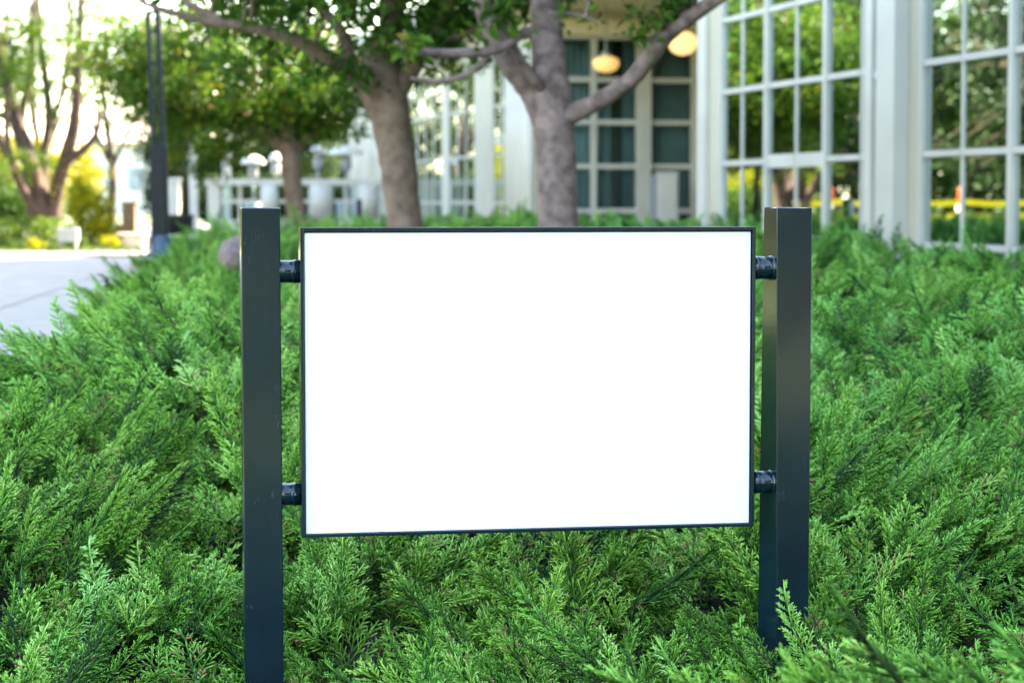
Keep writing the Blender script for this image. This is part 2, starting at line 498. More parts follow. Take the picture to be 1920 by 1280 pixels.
def ellipsoid(c, rad, n, g, shell=.55, zmin=-1, noise=.25):
    out = []
    while len(out) < n:
        p = g.normal(size=3); p /= np.linalg.norm(p)
        if p[2] < zmin: continue
        s = 1 + noise*float(vnoise(p[0]*2.1+c[0]+40, p[1]*2.1+p[2]*3.3+c[1]+40))
        q = p*g.uniform(shell, 1.0)**.6*s
        out.append(np.array(c)+q*np.array(rad))
    return np.array(out)

def tree(name, label, base, limbs, crowns, leafmat, barkmat, group=None, nside=14, jit=.05, twig_r=.012, extra=None, seed=1, cat='tree'):
    g = np.random.default_rng(seed)
    root = empty(name, base, label, cat, group)
    sk = []
    for li, pts in enumerate(limbs):
        P = catmull([tuple(p[0])+(p[1],) for p in pts], 6)
        mb = MB().tube([p[:3] for p in P], [max(.004, p[3]) for p in P], nside, True, jit, seed+li)
        mb.build('trunk' if li == 0 else 'limb', barkmat, root, True)
        sk += [p[:3] for p in P[(len(P)//2 if li == 0 else 2):]]
    sk = np.array(sk)
    allp, allt = [], []
    cent = []
    for (c, rad, n, per, cr, size, kw) in crowns:
        cs = ellipsoid(c, rad, n, g, **kw)
        p, t = clusters(cs, per, cr, g)
        allp.append(p); allt.append(t); cent.append(cs)
    if extra is not None:
        for (c, per, cr) in extra:
            p, t = clusters(np.array([c]), per, cr, g)
            allp.append(p); allt.append(t); cent.append(np.array([c]))
    size = crowns[0][5]
    o = link_mesh('crown', leaves_mesh(np.concatenate(allp), size, tint=np.concatenate(allt), seed=seed, droop=.3), leafmat, root)
    tag(o, kind='stuff')
    # twigs from the limbs out to the leaf clusters
    mb = MB(); cent = np.concatenate(cent)
    for c in cent[:: max(1, len(cent)//90)]:
        dd = np.linalg.norm(sk-c, axis=1); a = sk[int(dd.argmin())]
        if dd.min() > 3.5: continue
        mid = (a+c)/2 + g.normal(size=3)*.06*dd.min() + np.array([0, 0, .05*dd.min()])
        mb.tube([a, mid, c], [twig_r*1.3, twig_r, twig_r*.4], 5, False)
    if mb.v:
        tag(mb.build('twigs', barkmat, root, True), kind='stuff')
    return root
def bush(name, label, base, crowns, leafmat, cat='shrub', group=None, seed=1, stems=5, barkmat=None):
    g = np.random.default_rng(seed)
    root = empty(name, base, label, cat, group)
    allp, allt = [], []
    for (c, rad, n, per, cr, size, kw) in crowns:
        cs = ellipsoid(c, rad, n, g, **kw)
        p, t = clusters(cs, per, cr, g)
        allp.append(p); allt.append(t)
    P = np.concatenate(allp); ok = P[:, 2] > base[2]
    o = link_mesh('foliage', leaves_mesh(P[ok], crowns[0][5], tint=np.concatenate(allt)[ok], seed=seed), leafmat, root)
    tag(o, kind='stuff')
    for k in range(stems):
        c, rad = crowns[k % len(crowns)][0], crowns[k % len(crowns)][1]
        e = Vector(c)+Vector((g.uniform(-.6, .6)*rad[0], g.uniform(-.6, .6)*rad[1], g.uniform(-.1, .6)*rad[2]))
        b = Vector((c[0]+g.uniform(-.2, .2)*rad[0], c[1]+g.uniform(-.2, .2)*rad[1], base[2]-.05))
        MB().tube([b, (b+e)/2+Vector((0, 0, .1*rad[2])), e], [.03, .022, .008], 6, False).build('stem', barkmat or M['bark_dark'], root, True)
    return root

# ------------------------------------------------------------------ the main building
def fbox(mb, u0, u1, z0, z1, d0, d1):
    mb.hexa([fp(u0, z0, d0), fp(u1, z0, d0), fp(u1, z0, d1), fp(u0, z0, d1), fp(u0, z1, d0), fp(u1, z1, d0), fp(u1, z1, d1), fp(u0, z1, d1)])
    return mb
U1a, U1b = u_of(1346), u_of(1622)
U2a, U2b = u_of(1718), u_of(2200)
UEND = 25.0
ZTOP = 9.2
RAILS = [.38+.8*k for k in range(7)]     # .38 ... 5.18
bld = empty('glazed_building', fp(0, -.2), 'cream building with tall white gridded windows behind the juniper bed', 'building')
UA0 = -.62
def wall(parts, name='wall', m='wall'):
    mb = MB()
    for p in parts: fbox(mb, *p)
    return mb.build(name, M[m], bld)
WT = -.35
wall([(UA0, U1a, -.2, 5.42, WT, 0)])
wall([(U1b, U2a, -.2, 5.42, WT, 0)])
wall([(U2b, UEND, -.2, 5.42, WT, 0)])
wall([(UA0, UEND, 5.42, ZTOP, WT, 0)])
wall([(-8.0, UA0-.302, 4.80, ZTOP, -8, 0)], 'unseen_shade_block')  # unseen block added over the recess to carry the building's shadow along the path
wall([(U1a, U1b, -.2, .10, WT, -.002), (U2a, U2b, -.2, .10, WT, -.002)], 'plinth')
wall([(UA0, UA0+.3, -.2, ZTOP, -8, WT-.002)])
wall([(UEND-.3, UEND, -.2, ZTOP, -8, WT-.002)])
wall([(UA0+.3, UEND-.3, -.2, ZTOP, -8, -7.7)])
wall([(UA0-.3, UEND+.3, ZTOP, ZTOP+.35, -8.3, .45)], 'roof', 'white')
wall([(UA0+.302, UEND-.302, -.1, .06, -7.7, WT-.003)], 'interior_floor', 'floor')
wall([(UA0+.302, UEND-.302, .06, 5.6, -5.3, -5.2)], 'interior_wall', 'dark')
wall([(UA0+.302, UEND-.302, 5.6, 5.75, -5.2, WT-.003)], 'interior_ceiling', 'dark')
# pilasters on the piers
wall([(u_of(1313), u_of(1328), -.2, 9.0, .002, .05)], 'pilaster', 'white')
wall([(u_of(1666), u_of(1700), -.2, 9.0, .002, .14)], 'pilaster', 'white')
wall([(u_of(1640), u_of(1661), 2.70, 2.76, .002, .03)], 'trim_band', 'white')
wall([(u_of(1626), u_of(1640), .1, 5.4, .002, .05)], 'trim_strip', 'white')

def window(u0, u1, thick, thin, rails, door=None):
    mb = MB(); fw = .07; z0, z1 = .10, 5.42; dA, dB = -.18, -.004
    fbox(mb, u0, u0+fw, z0, z1, dA, dB); fbox(mb, u1-fw, u1, z0, z1, dA, dB)
    fbox(mb, u0+fw, u1-fw, z0, z0+fw, dA, dB); fbox(mb, u0+fw, u1-fw, z1-fw, z1, dA, dB)
    w_ = mb.build('window', M['white'], bld)
    vs_ = sorted([(u, .045, .040) for u in thick]+[(u, .022, .018) for u in thin])
    for u, hw, dep in vs_:
        nm = 'mullion' if hw > .03 else 'muntin'
        fbox(MB(), u-hw, u+hw, z0+fw, z1-fw, -.16, -.045+dep).build(nm, M['white'], w_)
    xs = [(u0+fw, u0+fw)]+[(u-hw, u+hw) for u, hw, _ in vs_]+[(u1-fw, u1-fw)]
    zs = [z0+fw]+list(rails)+[z1-fw]
    for i in range(len(xs)-1):
        a, b = xs[i][1], xs[i+1][0]
        for z in rails:
            h = .07 if (door and abs(z-1.98) < .05 and door[0]-.05 < a and b < door[1]+.05) else .028
            fbox(MB(), a+.001, b-.001, z-h, z+h, -.14, -.018).build('rail', M['white'], w_)
        for j in range(len(zs)-1):
            fbox(MB(), a+.002, b-.002, zs[j]+(.04 if j else 0), zs[j+1]-(.04 if j < len(zs)-2 else 0), -.049, -.042).build('pane', M['glass'], w_)
    return w_
uT1, uT2 = u_of(1431), u_of(1541)
window(U1a, U1b, [uT1, uT2], [u_of(1384), u_of(1485), u_of(1607)], RAILS[1:-1]+[5.18], door=(uT1, uT2))
window(U2a, U2b, [u_of(1888), u_of(2060)], [u_of(1795), u_of(1975), u_of(2130)], RAILS[1:-1]+[5.18])

# low wing: end wall faces the camera (the recess), side continues along the facade
UC0, UC1 = u_of(1003), u_of(655)
ZC = 4.45
# end-wall frame: t runs away from the path along -NOUT
def cbox(mb, t0, t1, z0, z1, a0, a1):
    """box in the recess wall: t along it, a towards the camera"""
    q = lambda t, z, a: fp(UC0, z, 0) - NOUT*t + E_*a
    mb.hexa([q(t0,z0,a1), q(t1,z0,a1), q(t1,z0,a0), q(t0,z0,a0), q(t0,z1,a1), q(t1,z1,a1), q(t1,z1,a0), q(t0,z1,a0)])
    return mb
def t_of(px):
    # intersect the pixel column with the recess wall
    k = (px-960)/FPX
    b = fp(UC0, 0, 0); v = -NOUT
    return (k*b.y-b.x)/(v.x-k*v.y)
def cw(parts, name='wall', m='wall'):
    mb = MB()
    for p in parts: cbox(mb, *p)
    return mb.build(name, M[m], bld)
tB = [t_of(p) for p in (1030, 1115, 1208, 1302)]
TW = 4.3
cw([(0, tB[0], -.2, ZC, -.3, 0)])
cw([(tB[3]+.02, TW, -.2, ZC, -.3, 0)])
cw([(tB[0], tB[3]+.02, 4.07, ZC, -.3, -.001)])
cw([(tB[0], tB[3]+.02, -.2, .72, -.3, -.001)], 'plinth')
cw([(tB[0]-.1, tB[3]+.14, 4.075, 4.30, .001, .07)], 'header', 'soffit')
def window_b():
    mb = MB(); a, b = tB[0], tB[3]+.02; fw = .06
    cbox(mb, a, a+fw, .72, 4.07, -.2, -.03); cbox(mb, b-fw, b, .72, 4.07, -.2, -.03)
    cbox(mb, a+fw, b-fw, .72, .78, -.2, -.03); cbox(mb, a+fw, b-fw, 4.01, 4.07, -.2, -.03)
    w_ = mb.build('window', M['white'], bld)
    cbox(MB(), tB[2]-.11, tB[2]+.11, .78, 4.01, -.21, -.01).build('mullion', M['white'], w_)
    cbox(MB(), tB[1]-.045, tB[1]+.045, .78, 4.01, -.19, -.06).build('muntin', M['white'], w_)
    zr = [1.39, 2.075, 2.75, 3.40]
    cols = [(a+fw, tB[1]-.045), (tB[1]+.045, tB[2]-.11), (tB[2]+.11, b-fw)]
    zs = [.78]+zr+[4.01]
    for x0, x1 in cols:
        for z in zr: cbox(MB(), x0+.001, x1-.001, z-.04, z+.04, -.18, -.08).build('rail', M['white'], w_)
        for j in range(5):
            cbox(MB(), x0+.002, x1-.002, zs[j]+(.042 if j else 0), zs[j+1]-(.042 if j < 4 else 0), -.134, -.126).build('pane', M['glass'], w_)
window_b()
# pleated curtains hang behind the recess window
def curtain(t0, t1, label):
    n = 60; V = []; F = []
    for k in range(n+1):
        t = t0+(t1-t0)*k/n
        a = -.42 + .035*math.sin(k*1.05)+.012*math.sin(k*.37)
        for z in (.75, 4.05):
            V.append(tuple(fp(UC0, z, 0)-NOUT*t+E_*a))
    for k in range(n): F.append((2*k, 2*k+2, 2*k+3, 2*k+1))
    me = bpy.data.meshes.new('m'); me.from_pydata(V, [], F); me.update()
    o = link_mesh('curtain', me, M['curtain'], None, True)
    md = o.modifiers.new('thickness', 'SOLIDIFY'); md.thickness = .006
    tag(o, label, 'curtain', 'curtains behind the recess window')
curtain(tB[0]+.02, tB[1]+.35, 'grey-blue pleated curtain behind the recess window beside the thicker tree trunk')
curtain(tB[1]+.55, tB[2]-.0, 'grey-blue pleated curtain behind the middle of the recess window')
curtain(tB[2]+.25, tB[3], 'grey-blue pleated curtain behind the narrow lights above the white cabinet')

def side_curtain(pxa, pxb, label):
    ua, ub = u_of(pxa), u_of(pxb); n = 40; V = []; F = []
    for k in range(n+1):
        u = ua+(ub-ua)*k/n
        for z in (.12, 5.5): V.append(tuple(fp(u, z, -.42+.05*math.sin(k*1.1)+.015*math.sin(k*.4))))
    for k in range(n): F.append((2*k, 2*k+2, 2*k+3, 2*k+1))
    me = bpy.data.meshes.new('m'); me.from_pydata(V, [], F); me.update()
    o = link_mesh('curtain', me, M['curtain'], None, True)
    md = o.modifiers.new('thickness', 'SOLIDIFY'); md.thickness = .006
    tag(o, label, 'curtain', 'curtains behind the tall facade windows')
side_curtain(1726, 1782, 'grey-blue drawn curtain inside the tall window beside the white pilaster')
side_curtain(1350, 1376, 'grey-blue drawn curtain inside the tall window beside the cream pier')

# wing walls along the facade
cols = [(u_of(1003), u_of(955)), (u_of(922), u_of(890)), (u_of(840), u_of(829)), (u_of(766), u_of(655))]
for a, b in cols:
    lo, hi = min(a, b), max(a, b)
    wall([(lo, hi-.001 if a == u_of(1003) else hi, -.2, ZC, -.3, 0)], 'wall', 'white')
# fluting on the corner pier
for k in range(5):
    uu = u_of(1001)+(u_of(957)-u_of(1001))*(k+.5)/5
    MB().tube([fp(uu, -.1, .02), fp(uu, 4.1, .02)], .11, 12).build('flute', M['white'], bld, True)
wall([(UC1, UC0-.001, 4.0, ZC-.002, -.3, .001)], 'header', 'white')
def window_c(ua, ub, nthin):
    lo, hi = min(ua, ub)+.01, max(ua, ub)-.01
    mb = MB(); fw = .06
    fbox(mb, lo, lo+fw, .5, 4.0, -.2, -.010); fbox(mb, hi-fw, hi, .5, 4.0, -.2, -.010)
    fbox(mb, lo+fw, hi-fw, .5, .58, -.2, -.010); fbox(mb, lo+fw, hi-fw, 3.93, 4.0, -.2, -.010)
    w_ = mb.build('window', M['white'], bld)
    us = [lo+fw+(hi-lo-2*fw)*(k+1)/(nthin+1) for k in range(nthin)]
    for u in us: fbox(MB(), u-.025, u+.025, .58, 3.93, -.12, -.008).build('muntin', M['white'], w_)
    ee = [lo+fw]+us+[hi-fw]
    for i in range(len(ee)-1):
        a, b = ee[i]+(.025 if i else 0), ee[i+1]-(.025 if i < len(ee)-2 else 0)
        zz = [.58, 1.5, 2.3, 3.1, 3.93]
        for j in range(4):
            fbox(MB(), a+.002, b-.002, zz[j]+(.03 if j else 0), zz[j+1]-(.03 if j < 3 else 0), -.030, -.024).build('pane', M['glass'], w_)
        for z in zz[1:-1]: fbox(MB(), a+.001, b-.001, z-.022, z+.022, -.10, -.012).build('rail', M['white'], w_)
    return w_
window_c(u_of(955), u_of(922), 1)
window_c(u_of(890), u_of(840), 2)
window_c(u_of(829), u_of(766), 3)
wall([(UC1, UC1+.3, -.2, ZC, -6, -.302)])
wall([(UC1+.3, UC0-.3, -.2, ZC, -6, -5.7)])
wall([(UC1+.302, UC0-.302, -.2, ZC, -3.6, -3.5)], 'interior_wall', 'dark')
wall([(UC1+.302, UC0-.302, -.2, .45, -3.5, -.302)], 'interior_floor', 'floor')
wall([(UC1+.302, UC0-.302, 4.2, 4.3, -3.5, -.302)], 'interior_ceiling', 'dark')
# roof of the wing and of the recess, with an eave
wall([(UC1-.5, UA0-.002, ZC+.001, ZC+.30, -6.3, .75)], 'roof', 'soffit')
wall([(UC1-.55, UC0+1.0, ZC+.05, ZC+.42, .751, .83)], 'fascia', 'white')
# curved eave drum over the wing entrance
cdr = fp(u_of(842), 0, -.55)
MB().lathe((cdr.x, cdr.y, 4.02), [(1.25, 0), (1.28, .02), (1.42, .12), (1.46, .2), (1.62, .30), (1.62, .40)], 40).build('eave_drum', M['white'], bld, True)
# recess floor and back wall
wall([(UC0+.31, UA0-.002, -.2, .78, -4.6, .0)], 'recess_floor', 'floor')
wall([(UC0+.001, UA0-.002, -.2, ZC, -4.6, -4.31)])

# ------------------------------------------------------------------ pendant lamps
def pendant(px, py, Y, wpx, ztop, label, squash=.8, m_='lampw'):
    c = at(px, py, Y); r = m_px(wpx, Y)/2
    root = empty('pendant_lamp', (c.x, c.y, c.z-r*squash), label, 'lamp', 'lit pendant lamps')
    h = r*squash
    MB().lathe((c.x, c.y, c.z), [(r*.12, -h), (r*.45, -h*.9), (r*.8, -h*.6), (r*.98, -h*.1), (r, h*.25), (r*.9, h*.6), (r*.55, h*.9), (r*.3, h)], 24).build('lamp_shade', M[m_], root, True)
    MB().lathe((c.x, c.y, c.z+h), [(r*.32, -.01), (r*.32, .05), (r*.12, .07)], 16).build('cap', M['grey'], root)
    MB().tube([(c.x, c.y, c.z+h+.06), (c.x, c.y, ztop)], .012, 8).build('rod', M['grey'], root)
    return root
pendant(1280, 82, 31.0, 54, ZC+.005, 'lit amber bowl lamp hanging under the soffit beside the cream pier')
pendant(1136, 121, 33.6, 50, ZC+.005, 'lit amber bowl lamp hanging in front of the dark recess window', .62, 'lampdim')
for px, py, dd, lab in ((1524, 22, 2.1, 'lit amber lamp hanging inside behind the window with the white door frame'), (1756, 82, 1.6, 'lit amber lamp hanging inside behind the window next to the white pilaster')):
    # seen through the glass: intersect the pixel column with a line behind the facade
    k = (px-960)/FPX; b = fp(0, 0, -dd); Yh = (b.y*E_.x-b.x*E_.y)/(E_.x-k*E_.y)
    pendant(px, py, Yh, 34, 5.6, lab, 1.0, 'lampdim')

# white cabinet in the recess
a, b = at(1220, 322, 34.0), at(1271, 322, 34.0)
cab = empty('white_cabinet', ((a.x+b.x)/2, 34.1, .78), 'plain white upright cabinet standing against the recess window', 'cabinet')
MB().box((a.x+.10, 33.9, .781), (b.x, 34.35, a.z-.03)).build('body', M['white'], cab, bevel=.01)
MB().box((a.x+.08, 33.88, a.z-.03), (b.x+.02, 34.37, a.z)).build('lid', M['white'], cab, bevel=.006)
MB().box((a.x+.14, 33.888, .86), (b.x-.04, 33.899, a.z-.10)).build('door_panel', M['white'], cab)
MB().box((a.x, 33.95, .782), (a.x+.098, 34.3, a.z-.06)).build('side_duct', M['grey'], cab)

# ------------------------------------------------------------------ the sign
SGN = empty('blank_sign', (.05, 5.95, -.15), 'blank white panel in a dark frame held between two dark square posts', 'sign')
YAW = .175
sr = Vector((math.cos(YAW), math.sin(YAW), 0)); sn = Vector((math.sin(YAW), -math.cos(YAW), 0))   # sn faces the camera
SCN = Vector((.0525, 5.95, 1.1217)); SW, SH = 1.2104, .8009
def sp(r_, z, n): return SCN + sr*r_ + UP*z + sn*n
def sbox(mb, r0, r1, z0, z1, n0, n1):
    mb.hexa([sp(r0,z0,n1), sp(r1,z0,n1), sp(r1,z0,n0), sp(r0,z0,n0), sp(r0,z1,n1), sp(r1,z1,n1), sp(r1,z1,n0), sp(r0,z1,n0)])
    return mb
fw, dep = .0085, .060
for a in ((-SW/2, -SW/2+fw, -SH/2, SH/2, -dep, 0), (SW/2-fw, SW/2, -SH/2, SH/2, -dep, 0),
          (-SW/2+fw, SW/2-fw, SH/2-fw, SH/2, -dep, -.0004), (-SW/2+fw, SW/2-fw, -SH/2, -SH/2+fw, -dep, -.0004)):
    sbox(MB(), *a).build('frame_bar', M['paint'], SGN, bevel=.0012)
sbox(MB(), -SW/2+fw, SW/2-fw, -SH/2+fw, SH/2-fw, -.028, -.016).build('back_plate', M['black'], SGN)
sbox(MB(), -SW/2+fw+.0035, SW/2-fw-.0035, -SH/2+fw+.001, SH/2-fw-.0055, -.015, -.009).build('white_panel', M['panel'], SGN)

def post(cx, cy, ztop, yaw_top, yaw_bot, lean=(0, 0), zb=-.25, half=.05):
    V, F = [], []
    n = 40; ch = .0022; h = half
    ring = [(-h+ch,-h),(h-ch,-h),(h,-h+ch),(h,h-ch),(h-ch,h),(-h+ch,h),(-h,h-ch),(-h,-h+ch)]
    def pt(q, z, sc=1.0):
        k = (z-zb)/(ztop-zb)
        y_ = yaw_bot+(yaw_top-yaw_bot)*min(1, max(0, (z-.25)/(ztop-.25)))
        ca, sa = math.cos(y_), math.sin(y_); x, y = q[0]*sc, q[1]*sc
        return (cx+lean[0]*(1-k)+x*ca-y*sa, cy+lean[1]*(1-k)+x*sa+y*ca, z)
    for j in range(8):          # each face is its own strip, so edges stay crisp and the twist shades smoothly
        b0 = len(V)
        for i in range(n+1):
            z = zb+(ztop-zb)*i/n
            V += [pt(ring[j], z), pt(ring[(j+1) % 8], z)]
        for i in range(n):
            a = b0+2*i; F.append((a, a+1, a+3, a+2))
    b0 = len(V)
    for q in ring: V.append(pt(q, ztop))
    for q in ring:
        p = pt(q, ztop, .955); V.append((p[0], p[1], ztop+.0025))
    for j in range(8): F.append((b0+j, b0+(j+1) % 8, b0+8+(j+1) % 8, b0+8+j))
    F.append(tuple(b0+8+j for j in range(8)))
    me = bpy.data.meshes.new('m'); me.from_pydata(V, [], F); me.update()
    return link_mesh('post', me, M['paint'], SGN, True)
pl = at(486.5, 391, 5.90)
pr_ = at(1477.5, 390.5, 6.125)
post(pl.x, pl.y, pl.z, R(9.2), R(9.2), (.003, 0))
PRY_T, PRY_B = R(13.5), R(27)
post(pr_.x, pr_.y, pr_.z, PRY_T, PRY_B, (-.008, 0))
def connector(pa, pb, rad, ring):
    o = MB().tube([pa, pb], rad, 28).build('connector', M['paint'], SGN, True)
    w0 = Vector(pa).lerp(Vector(pb), .80 if not ring else .12); dd = (Vector(pb)-Vector(pa)).normalized()
    MB().tube([w0-dd*.0035, w0, w0+dd*.0035], [rad+.0005, rad+.0022, rad+.0005], 28, False, .01).build('weld_bead', M['paint'], o, True)
    if ring:
        d = (Vector(pb)-Vector(pa)); q = Vector(pa)+d*.62
        MB().tube([q, Vector(pb)], rad+.0022, 28).build('collar', M['paint'], o, True)
    return o
for py in (509, 926):
    a = at(500, py, 5.892); b = at(566, py, 5.884)
    connector(a, b, m_px(42.5, 5.9)/2, False)
for py in (502, 903):
    a = at(1410, py, 6.085); b = at(1461, py, 6.105)
    connector(a, b, m_px(42.5, 6.08)/2, True)

# ------------------------------------------------------------------ junipers (ground cover)
def spray_mesh(seed, L=.26, nside=15, spread=.5, curl=.20, flat=.24, dead=.0015, planes=1, twn=7, rad=.0031):
    g = random.Random(seed)
    V, F, T, Dd = [], [], [], []
    def twig(p, d, l, r, t0, t1, de):
        d = d.normalized()
        x = d.orthogonal().normalized(); y = d.cross(x)
        b = len(V)
        bend = Vector((g.uniform(-.1,.1), g.uniform(-.1,.1), g.uniform(0, .16)))*l
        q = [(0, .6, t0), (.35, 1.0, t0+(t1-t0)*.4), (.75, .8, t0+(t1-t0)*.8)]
        for s, rr, t in q:
            c = p+d*l*s+bend*s*s
            for k in range(3):
                a = 2.0944*k+s*2
                V.append(c+x*math.cos(a)*r*rr+y*math.sin(a)*r*rr); T.append(t); Dd.append(de)
        V.append(p+d*l+bend); T.append(t1); Dd.append(de)
        for i in range(2):
            for k in range(3):
                k2 = (k+1) % 3
                F.append((b+i*3+k, b+i*3+k2, b+i*3+3+k2)); F.append((b+i*3+k, b+i*3+3+k2, b+i*3+3+k))
        for k in range(3): F.append((b+6+k, b+6+(k+1) % 3, b+9))
    for pl_ in range(planes):
        if planes == 1: rot = Matrix.Identity(3)
        else:
            rot = Matrix.Rotation(6.283*pl_/planes+g.uniform(-.3,.3), 3, 'X') @ Matrix.Rotation(g.uniform(.15,.6), 3, 'Y').inverted()
        LL = L*(1 if pl_ == 0 else g.uniform(.6, .9))
        stem = lambda s: Vector((LL*s, .05*LL*math.sin(s*3+seed), curl*LL*s*s))
        prev = stem(0)
        for k in range(1, 6):
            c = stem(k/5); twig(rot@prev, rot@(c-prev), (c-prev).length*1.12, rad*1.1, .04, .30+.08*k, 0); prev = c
        for k in range(nside):
            s = .12+.86*(k+g.uniform(-.3,.3))/nside
            side = 1 if k % 2 else -1
            ang = g.uniform(.5, .85)*(1-.35*s)
            l = LL*spread*(1-.72*s)*g.uniform(.75, 1.15)*min(1, .45+s*2.2)
            p = stem(s)
            d = Vector((math.cos(ang), side*math.sin(ang), g.uniform(-flat, flat)+.18))
            de = 1.0 if g.random() < dead*.15 else 0
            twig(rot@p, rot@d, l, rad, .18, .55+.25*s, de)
            for j in range(twn):
                s2 = .22+.72*(j+g.uniform(-.2,.2))/twn
                sd = 1 if (j+k) % 2 else -1
                a2 = math.atan2(d.y, d.x)+sd*g.uniform(.45, .8)
                d2 = Vector((math.cos(a2), math.sin(a2), d.z+g.uniform(-flat, flat)*.9))
                l2 = max(.012, l*.40*(1-.6*s2)*g.uniform(.7, 1.2))
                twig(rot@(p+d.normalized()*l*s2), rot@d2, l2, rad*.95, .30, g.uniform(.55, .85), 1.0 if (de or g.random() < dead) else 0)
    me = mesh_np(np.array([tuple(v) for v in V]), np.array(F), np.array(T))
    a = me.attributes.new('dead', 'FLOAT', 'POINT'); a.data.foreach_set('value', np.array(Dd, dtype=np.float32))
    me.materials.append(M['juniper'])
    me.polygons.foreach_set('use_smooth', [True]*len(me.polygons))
    return me
protos = []
specs = [dict(seed=1, L=.27, nside=21, spread=.46), dict(seed=2, L=.24, nside=18, spread=.58, curl=.35), dict(seed=3, L=.21, nside=16, spread=.62, flat=.34),
         dict(seed=4, L=.17, nside=12, spread=.6, planes=4, twn=5, flat=.6), dict(seed=5, L=.15, nside=11, spread=.7, planes=5, twn=5, flat=.7),
         dict(seed=6, L=.32, nside=25, spread=.36, curl=.3), dict(seed=7, L=.17, nside=10, spread=.55, planes=3, twn=4, flat=.4, dead=.006), dict(seed=8, L=.22, nside=12, spread=.5, dead=.22)]
for s in specs:
    protos.append(bpy.data.objects.new('juniper_spray_source', spray_mesh(**s)))   # geometry source only, never linked to the scene

def juniper_points():
    g = np.random.default_rng(21)
    out = []
    def add(n, dlo, dhi, depth, scl, pw=1.0):
        d = dlo+(dhi-dlo)*g.random(n)**pw
        half = .245*d+.9
        x = (g.random(n)*2-1)*half
        ok = (x > edge_x(d)+.04) & (fac_dist(x, d) > 1.3)
        near = d < 5.15                      # near the camera only the clump at the right
        q = ((x-.98)/.92)**2+((d-4.15)/.55)**2
        ok &= (~near) | ((q < 1.0) & (x > .34))
        ok &= ~((x > -1.15) & (x < -.22) & (d < 5.95))          # clear of the post face
        ok &= ~((np.abs(x+2.08) < .33) & (d > 15.6) & (d < 17.4))   # the boulder's spot
        x, d = x[ok], d[ok]
        n = len(x)
        near = d < 5.15
        sc = scl*g.uniform(.7, 1.25, n)
        r, ox, oy, hh = clump(x, d)
        # sprays radiate from the middle of their clump and drift with the bed
        drift = math.pi*.5+vnoise(x*.55+50, d*.55+20)*2.4
        vx = ox/.3*1.3+np.cos(drift)*.55+g.normal(0, .30, n); vy = oy/.3*1.0+.45+np.sin(drift)*.45+g.normal(0, .28, n)
        az = np.arctan2(vy, vx)
        el = np.clip(.60-.36*np.clip(r, 0, 1.3)+g.normal(0, .17, n), .0, 1.2)
        az = np.where(near, math.pi*.86+g.normal(0, .30, n), az)
        el = np.where(near, np.clip(g.normal(.30, .14, n), 0, .8), el)
        ed = x-edge_x(d)                     # sprays at the path edge lean out over it
        az = np.where(ed < .3, math.pi+g.normal(0, .6, n), az); el = np.where(ed < .3, el*.6, el)
        bz = bumps(x, d)*np.where(near, .4, 1)
        z = Tsurf(x, d)+bz - .20*sc*np.sin(el) - depth*g.random(n) - np.clip(.3-ed, 0, .3)*.7
        hue = g.normal(0, .16, n) + .10*vnoise(x*1.3, d*1.3) + .13 + .12*near
        cool = np.clip(g.random(n)*.60 - .12 + .30*vnoise(x*.8+4, d*.8) + .25*(x > .9), 0, 1)
        pid = g.choice(8, n, p=[.22, .20, .17, .12, .10, .12, .0685, .0015])
        roll = np.cos(az)*.45+g.normal(0, .22, n)
        out.append(np.stack([x, d, z, roll, -el, az, sc, hue, cool, pid], 1))
    add(6000, 5.15, 10.5, .12, .92, .8)
    add(3200, 5.15, 10.5, .0, 1.10, .8)
    add(900, 3.55, 5.0, .16, 1.15)
    add(450, 3.55, 5.0, .04, 1.4)
    add(8000, 10.2, 17, .10, 1.02)
    add(8500, 16.5, 29.5, .10, 1.08)
    return np.concatenate(out)
JP = juniper_points()
